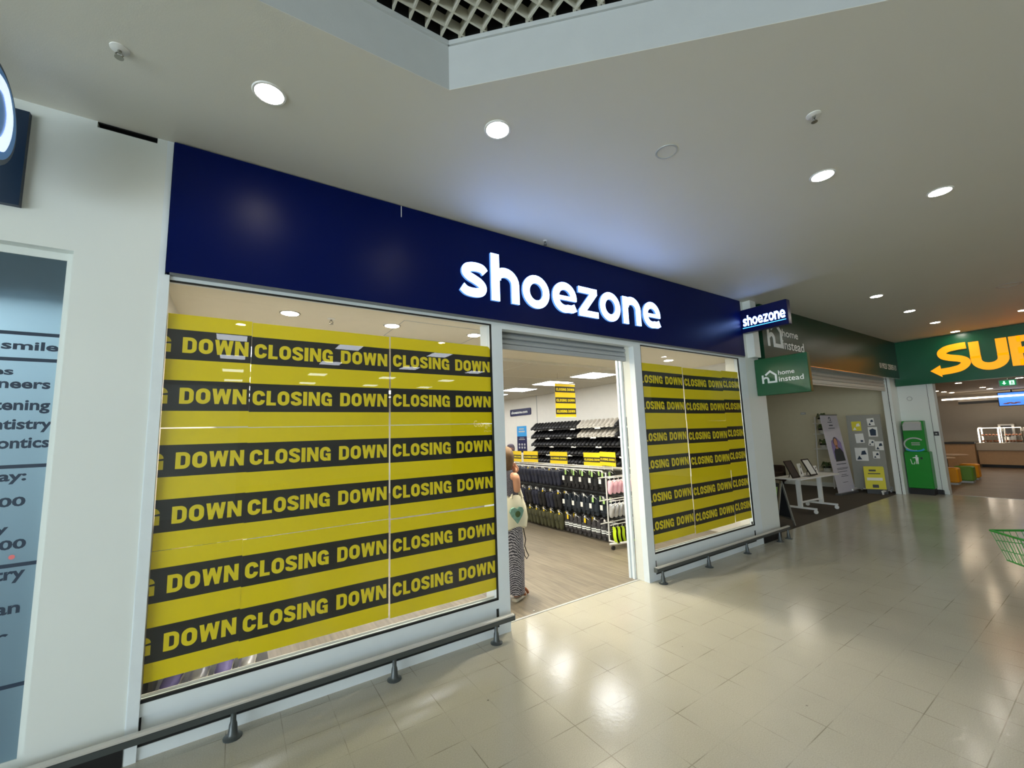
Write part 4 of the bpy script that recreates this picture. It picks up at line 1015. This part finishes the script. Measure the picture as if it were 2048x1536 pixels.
MB().lathe([(.045,0),(.049,-.006),(.045,-.012),(.039,-.006),(.045,0)],(12.868,-.195,2.118),22,axis='x',caps=False).obj('ring','plate_grey',t,smooth=True)
t = thing('card_reader', 'small dark control plate on the white column edge', 'switch', (12.86,-.545,1.32))
MB().box(12.855,12.87,-.585,-.505,1.27,1.36).obj('plate','dark_grey',t); MB().box(12.851,12.855,-.56,-.53,1.30,1.325).obj('button','plate_grey',t)

# table with leaflets
ax = Vector((1.4,-.10,0)).normalized(); ay = Vector((.10,1.4,0)).normalized(); A0 = Vector((8.40,.40,0))
tp = lambda u, v, z=0: tuple(A0+ax*u+ay*v+Vector((0,0,z)))
t = thing('folding_table', 'white wheeled folding table carrying frames and leaflets in the green-signed office', 'table', tp(.7,.24))
slab(m := MB(), [tp(0,0)[:2],tp(1.42,0)[:2],tp(1.42,.48)[:2],tp(0,.48)[:2]], .622, .645); m.obj('table_top','white_plastic',t)
MB().tube([tp(.1,.24,.60),tp(1.35,.24,.60)],.02,8).tube([tp(.38,.24,.17),tp(1.15,.24,.17)],.02,8).obj('stretcher','white_plastic',t)
for u in (.38,1.15):
    MB().obox(tp(u,.24,.35),ax*.022,ay*.035,(0,0,.27)).obj('leg','white_plastic',t)
    MB().obox(tp(u,.24,.085),ax*.018,ay*.27,(0,0,.016)).obj('foot','white_plastic',t)
    for v in (-.01,.49): MB().lathe([(.001,-.011),(.034,-.011),(.036,0),(.034,.011),(.001,.011)],tp(u,v,.036),16,axis='x').box(tp(u,v)[0]-.014,tp(u,v)[0]+.014,tp(u,v)[1]-.01,tp(u,v)[1]+.01,.05,.075).obj('caster','white_plastic',t)
def frame(u, v, h, w_, lean, label, pm):
    t = thing('photo_frame', label, 'photo frame', tp(u,v,.645), 'frames on the office table')
    B = Vector(tp(u,v,.648)); up = (Vector((0,0,1))*math.cos(lean)+ay*math.sin(lean)); sd = ax.copy(); n = up.cross(sd)
    f = lambda a,b,d: tuple(B+sd*a+up*b-n*d)
    MB().extr(rect(0,w_,0,.022)+rect(0,w_,h-.022,h)+rect(0,.022,0,h)+rect(w_-.022,w_,0,h), f, -.008, .008).obj('frame_border','black',t)
    MB().extr(rect(.02,w_-.02,.02,h-.02), f, -.004, .003).obj('picture',pm,t)
    MB().tube([f(w_/2,h*.6,-.01),tuple(Vector(f(w_/2,0,-.01))+Vector((ay.x*.12,ay.y*.12,0)))],.006,6).obj('strut','black',t)
frame(.03,.14,.33,.25,R(24),'black photo frame leaning at the near end of the office table','dark_grey')
frame(.66,.14,.33,.25,R(26),'black photo frame with pale picture in the middle of the office table','paper')
def leaflet(u, v, h, w_, label):
    t = thing('leaflet_holder', label, 'leaflet', tp(u,v,.645), 'leaflet stands on the office table')
    B = Vector(tp(u,v,.648)); sd = ax.copy(); up = Vector((0,0,1))*.97+ay*.2; f = lambda a,b,d: tuple(B+sd*a+up*b+sd.cross(up)*d)
    MB().extr(rect(0,w_,0,h), f, -.004, .004).obj('leaflet_sheet','paper',t)
    MB().extr([[(.03,.03),(w_*.6,.05),(w_*.5,h*.55),(.05,h*.4)],[(w_*.5,h*.6),(w_-.02,h*.7),(w_*.8,h*.9)]], f, .005,.006).extr([[(.03,.03),(w_*.6,.05),(w_*.5,h*.55),(.05,h*.4)]], f, -.006,-.005).obj('leaflet_print','dark_grey',t)
leaflet(.42,.20,.24,.12,'tall white leaflet stand beside the near photo frame'); leaflet(.98,.22,.16,.14,'low white leaflet stand beyond the middle photo frame')
t = thing('brochure', 'dark brochure lying flat on the office table', 'brochure', tp(.55,.15,.645)); slab(m := MB(), [tp(.48,.08)[:2],tp(.70,.08)[:2],tp(.70,.20)[:2],tp(.48,.20)[:2]], .6455, .65); m.obj('brochure_sheet','dark_grey',t)
# roll-up banner
t = thing('roll_up_banner', 'pale lilac roll-up banner with portrait and small print in the green-signed office', 'banner', (11.8,.86,0))
bl, br, tl = Vector((11.38,.89,.04)), Vector((12.19,.83,.04)), Vector((11.37,1.07,1.815))
tr = tl+br-bl
bf = lambda u,v,d=0: tuple(bl.lerp(br,u).lerp(tl.lerp(tr,u),v)+Vector((-.07,-1,.1))*d)
MB().extr(rect(0,1,0,1), lambda u,v,d: bf(u,v,d), -.003, 0).obj('banner_sheet','banner_lilac',t)
MB().tube([bf(-.01,1),bf(1.01,1)],.012,8).obj('top_bar','grey_metal',t); MB().obox((11.785,.86,.022),(.42,-.03,0),(.006,.06,0),(0,0,.02)).obj('base','grey_metal',t)
MB().extr([[(.26,.585),(.30,.66),(.62,.70),(.84,.63),(.86,.49),(.62,.40),(.27,.42)]], bf, .001, .003).obj('portrait_backing','lilac',t)
MB().extr([[(.30,.39),(.86,.39),(.84,.50),(.72,.555),(.60,.57),(.44,.56),(.33,.52)]], bf, .003, .005).obj('portrait_jacket','dark_grey',t)
MB().extr([arc(.52,.645,.13,.062,0,360,20)[:-1]], bf, .0045, .0055).obj('portrait_hair','scarf_grey',t)
MB().extr([arc(.52,.63,.095,.058,0,360,20)[:-1],[(.46,.55),(.60,.55),(.58,.60),(.47,.60)]], bf, .0055, .007).obj('portrait_face','skin',t)
g = MB()
for y, x0, x1, hh in ((.90,.36,.62,.008),(.855,.40,.62,.014),(.82,.32,.70,.008),(.35,.28,.85,.009),(.30,.25,.9,.006),(.285,.25,.85,.006),(.255,.25,.8,.006),(.215,.42,.72,.006),(.195,.38,.8,.006),(.12,.4,.7,.005)): g.extr(rect(x0,x1,y,y+hh), bf, .001, .002)
g.extr(stroke([(.45,.93),(.45,.955),(.51,.97),(.57,.955),(.57,.93),(.51,.93)],.014), bf, .001, .002); g.obj('small_print','dent_ink',t)
# notice board on feet
t = thing('notice_board', 'tall grey mobile notice board pinned with papers, at the right wall of the office', 'notice board', (12.35,.55,0))
MB().box(12.335,12.37,.235,.875,.085,1.79).obj('board_panel','grey_board',t)
for y in (.29,.83): MB().box(12.02,12.62,y-.018,y+.018,.055,.085).obj('foot','white_plastic',t)
for x, y in ((12.05,.83),(12.05,.29),(12.6,.29),(12.6,.83)): MB().lathe([(.001,-.012),(.028,-.012),(.028,.012),(.001,.012)],(x,y,.028),14,axis='y').obj('caster','white_plastic',t)
nb = lambda u,v,d=0: (12.333-d,.885-u,v)
for u, z, w_, h, rot, pm, lab in ((.10,1.42,.18,.22,0,'yellow_leaflet','pale green leaflet pinned upper on the grey notice board'),(.41,1.53,.13,.17,4,'paper','white sheet with dots pinned at the top of the grey notice board'),(.40,1.28,.17,.22,0,'paper','white sheet with dark badge pinned on the grey notice board'),
      (.15,1.13,.16,.22,3,'paper','white sheet with small dark corner pinned on the grey notice board'),(.37,1.08,.10,.14,-10,'paper','small tilted white sheet in the middle of the grey notice board'),(.49,.97,.15,.20,0,'paper','white sheet with two pictures at the edge of the grey notice board'),
      (.10,.72,.24,.30,0,'paper','large white poster with dark photos low on the grey notice board'),(.43,.78,.12,.16,0,'paper','small white sheet low on the grey notice board')):
    t = thing('pinned_sheet', lab, 'paper', nb(u,z), 'papers on the notice board')
    c, s_ = math.cos(R(rot)), math.sin(R(rot)); f = lambda a,b,d: nb(u+a*c-b*s_, z+a*s_+b*c, d)
    MB().extr(rect(0,w_,0,h), f, .0005, .003).obj('sheet',pm,t)
    MB().extr({'l':[[(w_*.2,h*.1),(w_*.8,h*.1),(w_*.85,h*.7),(w_*.5,h*.85),(w_*.15,h*.7)]],'d':rect(w_*.55,w_*.85,h*.1,h*.3),'m':[[(w_*.1,h*.08),(w_*.5,h*.1),(w_*.3,h*.4)],[(w_*.45,h*.45),(w_*.9,h*.5),(w_*.8,h*.8),(w_*.55,h*.75)]]}['l' if 'badge' in lab else ('d' if 'corner' in lab else 'm')], f, .003, .004).obj('print','dent_ink' if 'leaflet' not in lab else 'paper',t)
t = thing('yellow_floor_sign', 'yellow-green leaning poster stand at the foot of the grey notice board', 'sign', (12.15,.42,0))
P0, P1_, PU = Vector((12.10,.60,.10)), Vector((12.24,.27,.10)), Vector((.10,.03,.50))
yf = lambda u,v,d=0: tuple(P0.lerp(P1_,u)+PU*v+Vector((-.92,-.39,.1))*d)
MB().extr(rect(0,1,0,1), yf, -.008, 0).obj('poster_sheet','yellow_leaflet',t)
g = MB()
for a,b,y,h in ((.25,.6,.78,.08),(.2,.8,.66,.04),(.35,.65,.06,.14)): g.extr(rect(a,b,y,y+h), yf, .001,.003)
g.obj('small_print','dark_grey',t); MB().extr(rect(.12,.88,.38,.50), yf, .001,.003).obj('white_band','paper',t)
MB().obox((12.20,.43,.05),(.07,-.165,0),(.05,.02,0),(0,0,.05)).obj('stand','dark_grey',t)
# plant stand on the office wall
t = thing('plant_stand', 'white ladder plant stand by the right wall of the office', 'shelf', (12.6,1.52,0))
for y in (1.35,1.67): MB().tube([(12.5,y,0),(12.72,y,1.80)],.014,6).obj('upright','white_plastic',t)
for z in (.40,.98,1.36,1.64): MB().box(12.45+z*.1,12.78,1.32,1.70,z-.015,z).obj('shelf','white_plastic',t)
pm = None
for i, z in enumerate((.40,.98,1.36,1.64)):
    lab = 'potted plant with dark leaves on the %s shelf of the white plant stand' % ['lowest','third','second','top'][i]
    if pm is None:
        pm = thing('potted_plant', lab, 'plant', (0,0,0), 'plants on the white stand'); pm.location = (12.62,1.50,z)
        MB().lathe([(.06,0),(.075,.01),(.085,.13),(.078,.13),(.07,.11),(.001,.11)],(0,0,0),16).obj('pot','pot_white',pm,smooth=True)
        MB().lathe([(.086,.095),(.09,.10),(.09,.13),(.07,.14),(.001,.135)],(0,0,0),16).obj('soil','black',pm)
        g = MB()
        for k in range(16):
            a = k*2.4; L = .12+.07*random.random(); d = Vector((math.cos(a),math.sin(a),0)); sd = Vector((-d.y,d.x,0))*.018
            p = [Vector((0,0,.13)), d*L*.5+Vector((0,0,.20+.05*random.random())), d*L+Vector((0,0,.16-.14*random.random()))]
            g.add([p[0]-sd*.4,p[0]+sd*.4,p[1]+sd,p[1]-sd,p[2]],[(0,1,2,3),(3,2,4)])
        g.obj('leaves','leaf',pm)
    else: dup(pm,(12.50+z*.1,1.50,z),(0,0,i*1.1),lab)
t = thing('sofa', 'low dark brown armchair at the back of the office behind the table', 'sofa', (12.1,2.8,0))
MB().box(11.7,12.7,2.5,3.1,.10,.36,bev=.03).obj('seat','sofa_brown',t); MB().box(11.7,12.7,3.05,3.25,.10,.72,bev=.04).obj('backrest','sofa_brown',t)
for x in (11.7,12.55): MB().box(x,x+.15,2.5,3.1,.08,.52,bev=.03).obj('armrest','sofa_brown',t)
for x in (11.75,12.6): MB().box(x,x+.05,2.55,2.6,0,.10).obj('leg','black',t)
# A-board just inside the entrance
t = thing('a_board', 'small folding pavement sign standing just inside the green-signed office', 'sign', (7.35,.5,0))
a0, a1 = Vector((7.35,.24,0)), Vector((7.55,.75,0)); dv = (a1-a0).normalized(); nv = Vector((dv.y,-dv.x,0))
for sgn in (-1,1):
    f = lambda u,v,d: tuple(a0+dv*u+nv*sgn*(.17*(1-v/.72)+.004)+Vector((0,0,v))+nv*sgn*d)
    fr = MB().extr(rect(0,.44,.10,.13)+rect(0,.44,.68,.72)+rect(0,.03,0,.72)+rect(.41,.44,0,.72), f, -.008,.008).obj('board_frame','silver',t)
    MB().extr(rect(.03,.41,.13,.68), f, -.003,.003).obj('board_panel','dark_grey',t); MB().extr(rect(.06,.38,.42,.62), f, .003,.004).obj('board_print','label_green',t)
t = thing('wall_socket', 'small grey socket plate high on the cream office wall', 'socket', (12.795,1.96,1.915)); MB().box(12.785,12.80,1.90,2.02,1.88,1.94).obj('plate','plate_grey',t)
MB().box(12.782,12.785,1.93,1.95,1.90,1.92).box(12.782,12.785,1.97,1.99,1.90,1.92).obj('switch','white_plastic',t)

# ================================================================== SANDWICH SHOP (yellow letters)
SX = 12.77
t = thing('fascia_sign', 'green fascia sign with big glowing yellow capital letters ending in an arrow', 'shop sign', (SX,-3,2.4))
MB().box(SX,12.95,-6.8,-.01,2.415,3.43).obj('sign_panel','sub_green',t)
ff = lambda u,v,d: (SX-.001-d,-u,v)
LT = []
def sub_letter(P): g = MB(); g.extr(P, ff, 0, .03); g.obj('letter','sub_yellow',t)
# arrow-tailed S
top = crom([(1.215,3.155),(1.08,3.150),(.93,3.125),(.845,3.06),(.86,2.985),(.95,2.935),(1.08,2.895),(1.165,2.845),(1.175,2.775),(1.10,2.70),(.98,2.665),(.80,2.645)],5)
sub_letter(stroke(top,.135)+[[(.63,2.685),(.79,2.79),(.80,2.535)]])
sub_letter(rect(1.255,1.40,2.86,3.205)+stroke([(1.3275,2.90)]+[(1.515+.185*math.cos(R(a)),2.82+.155*math.sin(R(a))) for a in range(180,361,12)]+[(1.70,2.90)],.148)+rect(1.627,1.775,2.86,3.205))
sub_letter(rect(1.80,1.95,2.62,3.205)+stroke([(1.9,3.145)]+arc(2.1,3.03,.11,.115,90,-90,8)+[(1.9,2.915)],.12)+stroke([(1.9,2.915)]+arc(2.12,2.80,.12,.12,90,-90,8)+[(1.9,2.68)],.12))
sub_letter([[(2.36,3.2),(2.5,3.2),(2.62,2.62),(2.5,2.62)],[(2.62,2.62),(2.5,2.62),(2.62,3.1),(2.74,3.1)],[(2.74,3.1),(2.62,3.1),(2.74,2.62),(2.86,2.62)],[(2.86,2.62),(2.74,2.62),(2.88,3.2),(3.0,3.2)]])
sub_letter([[(2.98,2.62),(3.12,2.62),(3.30,3.2),(3.20,3.2)],[(3.52,2.62),(3.38,2.62),(3.20,3.2),(3.30,3.2)]]+rect(3.1,3.4,2.75,2.86))
sub_letter([[(3.55,3.2),(3.70,3.2),(3.82,2.9),(3.70,2.9)],[(3.98,3.1),(3.84,3.1),(3.70,2.9),(3.82,2.9)]]+rect(3.70,3.82,2.62,2.91)+[[(3.82,3.05),(4.06,3.05),(3.97,3.24)]])
struct('wall_food_front', MB().box(12.86,12.95,-6.8,0,2.45,CE), 'white_panel')
struct('wall_right', MB().box(12.85,12.95,-16,-5.6,0,CE+.4), 'white_panel')
struct('wall_food_back', MB().box(22.6,22.7,-7,1.3,0,2.6), 'food_wall')
struct('wall_food_north', MB().box(12.93,22.7,1.2,1.3,0,2.6), 'food_wall')
struct('wall_food_south', MB().box(12.95,22.7,-7,-6.9,0,2.6), 'food_wall')
struct('ceiling_food', MB().box(12.95,22.7,-7,1.3,2.5,2.55), 'food_wall')
struct('trim_13', MB().box(12.925,12.945,-5.6,-.6,-.02,.004), 'silver')
for i, (x, y) in enumerate(((14.76,-.70),(14.76,-1.66),(17.78,-.68),(18.83,-.675),(17.9,.30),(18.74,.28),(19.68,.27),(16.5,-2.6),(19,-2.6),(16,-4.4),(19,-4.4))):
    downlight(x,y,2.5,.06,'small lit downlight in the sandwich shop ceiling, %s from the column' % nth(i),'lamp_food','downlights in the sandwich shop')
# counter
t = thing('service_counter', 'wood-fronted service counter with stone band and dark plinth in the sandwich shop', 'counter', (21.2,-3,0))
MB().box(20.85,21.6,-6.5,.08,.10,.56).obj('front_panel','wood_light',t); MB().box(20.80,21.62,-6.5,.10,.56,.80,bev=.01).obj('counter_top','stone_top',t); MB().box(20.92,21.6,-6.5,.05,0,.10).obj('plinth','black',t)
for i, (y0, y1) in enumerate(((.02,-.46),(-.50,-.95),(-.98,-1.6),(-1.64,-2.4))):
    t = thing('food_display_case', 'curved lit glass food case on the counter, %s from the bench end' % nth(i), 'display case', (21.1,(y0+y1)/2,.80), 'food cases on the counter')
    for y in (y0-.02,y1+.02): MB().tube([(20.86,y,.81),(20.86,y,1.18),(20.90,y,1.27),(21.0,y,1.30),(21.4,y,1.30),(21.4,y,.81)],.018,8).obj('frame','case_light' if i == 0 else 'steel',t)
    MB().box(20.90,21.4,y1+.03,y0-.03,1.285,1.30).obj('light_strip','case_light',t)
    MB().box(20.90,21.4,y1+.03,y0-.03,1.02,1.03).box(20.90,21.4,y1+.03,y0-.03,.805,.815).obj('shelf','steel',t)
    MB().box(20.865,20.872,y1+.03,y0-.03,.82,1.26).obj('front_glass','glass',t)
    m = MB()
    for k in range(5): m.ell((21.05+.06*(k%2),y1+.08+k*(y0-y1-.16)/4,.86),(.07,.04,.035),n=10,k=6).ell((21.05,y1+.08+k*(y0-y1-.16)/4,1.06),(.06,.035,.03),n=10,k=6)
    m.obj('food_items','leather_tan',t)
t = thing('coffee_machine', 'steel coffee machine behind the lit food cases', 'machine', (21.9,-.5,.8)); MB().box(21.75,22.1,-.72,-.32,.82,1.42,bev=.02).obj('body','steel',t); MB().box(21.70,21.75,-.64,-.40,1.05,1.35).obj('front_plate','dark_grey',t); MB().box(21.66,21.75,-.60,-.44,.98,1.02).obj('spout','black',t)
struct('wall_food_worktop', MB().box(21.7,22.6,-6.5,.9,0,.82), 'steel')
t = thing('dividing_bench', 'wood-panelled low divider with dark top left of the counter', 'divider', (20.6,.5,0)); MB().box(20.7,20.85,.12,1.15,0,.78).obj('panel','wood_light',t); MB().box(20.66,20.89,.10,1.15,.78,.84).obj('top','dark_grey',t)
t = thing('menu_bulkhead', 'dark overhead bulkhead with long white light strip above the counter', 'bulkhead', (20.6,-3,2.1)); MB().box(20.5,20.9,-6.6,.30,2.12,2.20).obj('underside','black',t); MB().box(20.52,20.9,-6.6,.30,2.20,2.31).obj('front_panel','stone_top',t); MB().box(20.48,20.52,-6.6,.30,2.30,2.335).obj('trim','steel',t)
t = thing('linear_light', 'long thin white strip light hung in front of the menu screens', 'strip light', (20.2,-3,2.3)); MB().box(20.15,20.21,-6.6,.62,2.27,2.318).obj('diffuser','case_light',t); MB().box(20.17,20.21,-6.6,.62,2.318,2.33).obj('housing','plate_grey',t)
for y in (.5,-2,-5): MB().tube([(20.19,y,2.33),(20.19,y,2.5)],.004,5).obj('hanger','silver',t)
for i, (y0, mt) in enumerate(((-.62,'screen_blue'),(-1.25,'screen_green'))):
    t = thing('menu_screen', '%s overhead menu screen above the counter' % ('blue' if i == 0 else 'green'), 'screen', (20.3,y0-.3,2.05)); MB().box(20.30,20.36,y0-.60,y0,1.98,2.42).obj('case','black',t); MB().box(20.294,20.30,y0-.58,y0-.02,2.0,2.40).obj('display',mt,t)
    g = MB(); 
    for k in range(4): g.ell((20.29,y0-.16-.08*k,2.06+.02*(k%2)),(.004,.07,.018),n=10,k=6)
    g.obj('display_picture','leather_tan' if i == 0 else 'exit_white',t); MB().tube([(20.34,y0-.3,2.42),(20.34,y0-.3,2.5)],.015,8).obj('bracket','black',t)
t = thing('exit_sign', 'green hanging emergency exit sign with white arrow and running figure', 'sign', (14.5,-1.5,2.32))
MB().box(14.49,14.52,-1.645,-1.37,2.315,2.47).obj('sign_case','plate_grey',t); MB().box(14.484,14.49,-1.625,-1.39,2.335,2.45).obj('sign_face','exit_green',t)
fe = lambda u,v,d: (14.483-d,-u,v); g = MB()
g.extr([[(1.42,2.39),(1.455,2.355),(1.49,2.39),(1.468,2.39),(1.468,2.435),(1.442,2.435),(1.442,2.39)]], fe, 0,.002); g.extr(rect(1.53,1.605,2.345,2.44), fe, 0,.002); g.obj('arrow','exit_white',t)
MB().extr([arc(1.57,2.42,.008,.008,0,360,8)[:-1],[(1.56,2.385),(1.575,2.385),(1.578,2.41),(1.558,2.41)],[(1.555,2.35),(1.565,2.35),(1.572,2.385),(1.562,2.385)],[(1.59,2.36),(1.597,2.37),(1.575,2.39),(1.57,2.385)]], fe, .002,.004).obj('running_figure','exit_green',t)
MB().tube([(14.505,-1.5,2.47),(14.505,-1.5,2.5)],.01,6).obj('bracket','plate_grey',t)
def stool(x, y, mt, label):
    t = thing('cube_stool', label, 'stool', (x,y,0), 'cube stools in the sandwich shop'); MB().box(x-.17,x+.17,y-.17,y+.17,.05,.41,bev=.025).obj('seat',mt,t); MB().box(x-.15,x+.15,y-.15,y+.15,0,.05).obj('base','plate_grey',t)
stool(15.10,-.24,'stool_yellow','yellow cube stool nearest the white column'); stool(16.6,-.36,'stool_yellow','yellow cube stool farther in, toward the counter'); stool(15.72,-.40,'stool_green','green cube stool between the two yellow stools')
for i, (x, y) in enumerate(((15.0,.05),(16.35,.03))):
    t = thing('cafe_table', 'wood-topped cafe table %s' % ('nearest the white column' if i == 0 else 'behind the nearest stool'), 'table', (x,y,0), 'tables in the sandwich shop')
    MB().lathe([(.001,.64),(.44,.64),(.45,.65),(.44,.665),(.001,.665)],(x,y,0),28).obj('table_top','wood_light',t); MB().lathe([(.22,0),(.22,.015),(.035,.03),(.035,.64),(.001,.64)],(x,y,0),16).obj('pedestal','dark_grey',t)

# ------------------------------------------------------------------ green trolley at the right edge
t = thing('shopping_trolley', 'green wire shopping trolley entering at the right edge of the mall floor', 'trolley', (4.5,-2.9,0))
fd = Vector((.62,-.78,0)); sd = Vector((-.78,-.62,0)); T0 = Vector((4.0,-2.45,0))
tw = lambda u, v, z: tuple(T0+fd*u+sd*v+Vector((0,0,z)))
def sidept(u, k, side):      # k 0 bottom .. 1 rim
    zb = .735-.42*u if u < .25 else .63-.10*(u-.25); tap = .05*(1-k); wdt = .40+.08*u
    v = tap if side == 0 else wdt-tap
    return tw(u+(1-k)*.03*(1 if u < .5 else -1), v, zb+(.90+.03*u-zb)*k)
m = MB()
for s_ in (0,1):
    m.tube([sidept(u,1,s_) for u in (0,.3,.6,.9)],.007,6); m.tube([sidept(u/10,0,s_) for u in range(10)],.005,6)
    for k in (.34,.66): m.tube([sidept(u/10,k,s_) for u in range(10)],.003,5)
    for i in range(31): u = i*.03; m.tube([sidept(u,0,s_),sidept(u,1,s_)],.0021,4)
for u in (0,.9):
    m.tube([sidept(u,1,0),sidept(u,1,1)],.007,6); m.tube([sidept(u,0,0),sidept(u,0,1)],.005,6)
    for i in range(1,14):
        q = i/14; m.tube([tuple(Vector(sidept(u,0,0)).lerp(Vector(sidept(u,0,1)),q)),tuple(Vector(sidept(u,1,0)).lerp(Vector(sidept(u,1,1)),q))],.0021,4)
for i in range(31):
    u = i*.03; m.tube([sidept(u,0,0),sidept(u,0,1)],.0021,4)
m.obj('basket','trolley_green',t)
m = MB()
for v in (.06,.38): m.tube([tw(.36,v,.14),tw(.9,v,.18),tw(.92,v,.60),tw(.95,v,.95)],.012,8); m.tube([tw(.6,v,.16),tw(.62,v,.58)],.010,8)
m.tube([tw(.36,.06,.14),tw(.36,.38,.14)],.012,8); m.obj('chassis','trolley_green',t)
MB().tube([tw(.97,-.02,.97),tw(.97,.48,.97)],.017,10).obj('handle','trolley_green',t)
for u, v in ((.38,.06),(.38,.38),(.9,.06),(.9,.38)): MB().lathe([(.001,-.015),(.055,-.015),(.06,0),(.055,.015),(.001,.015)],tw(u,v,.06),16,axis='x').tube([tw(u,v,.06),tw(u,v,.15)],.012,6).obj('wheel','dark_grey',t)

# ================================================================== THE HALL BEHIND THE CAMERA (seen in the window reflections; left window and partition assumed)
HC = 3.83
struct('ceiling_hall', MB().box(-9,12.95,-16,-4.6,HC,HC+.05), 'ceiling_paint')
struct('trim_14', MB().box(-9,12.95,-4.62,-4.6,CE,HC), 'white_panel')
struct('wall_back', MB().box(-9,12.95,-16.1,-16,0,HC), 'hall_wall')
struct('wall_far_left', MB().box(-9.1,-9,-16,-12.5,0,HC).box(-9.1,-9,-1.5,0,0,HC).box(-9.1,-9,-12.5,-1.5,3.0,HC), 'hall_wall')
o = struct('window_assumed', MB().box(-9.1,-9,-12.5,-1.5,-.01,.08).box(-9.1,-9,-12.5,-1.5,2.92,3.0).box(-9.1,-9,-12.5,-12.4,0,3).box(-9.1,-9,-1.6,-1.5,0,3).box(-9.08,-9,-7.1,-6.9,0,3).box(-9.08,-9,-9.8,-9.7,0,3).box(-9.08,-9,-4.3,-4.2,0,3), 'white_frame')  # assumed glowing window, added out of view to brighten the left side
MB().box(-9.09,-9.07,-12.4,-1.6,.08,2.92).obj('assumed_daylight_pane','assumed_daylight',o)  # its glow stands in for light assumed to enter from the left
pp = None; i = 0
for r_ in range(4):
    for c_ in range(6):
        x, y = -4.84+2.35*c_, -7.26-2.35*r_
        lab = 'square lit ceiling panel in the hall behind the viewer, mirrored in the shop glass'
        if pp is None:
            pp = thing('ceiling_panel_light', lab, 'ceiling light', (0,0,HC), 'ceiling panels of the hall behind the viewer')
            MB().box(-.29,.29,-.29,.29,HC-.004,HC-.0003).obj('frame','trim_white',pp); MB().box(-.267,.267,-.267,.267,HC-.008,HC-.004).obj('diffuser','hall_panel',pp); pp.location = (x,y,HC)
        else: dup(pp,(x,y,HC))
struct('wall_partition_assumed', MB().box(-3.2,.05,-9.3,-9.0,0,3.0), 'white_panel')  # assumed partition, put there to lighten the reflection over the left posters
t = thing('store_sign', 'white lit lettering on a dark panel in the hall, mirrored in the wider window', 'shop sign', (7.3,-9.98,2.0))
MB().box(6.2,8.4,-10.1,-10.0,0,2.6).obj('sign_panel','hall_dark',t)
g = MB()
text(g,'George.',lambda u,v: (u,-9.985,v), 7.03,7.73,1.86,2.15,0,.004); g.obj('sign_lettering','case_light',t); g = MB(); text(g,'at home',lambda u,v: (u,-9.985,v), 7.45,7.75,1.74,1.80,0,.004); g.obj('sign_tagline','case_light',t)
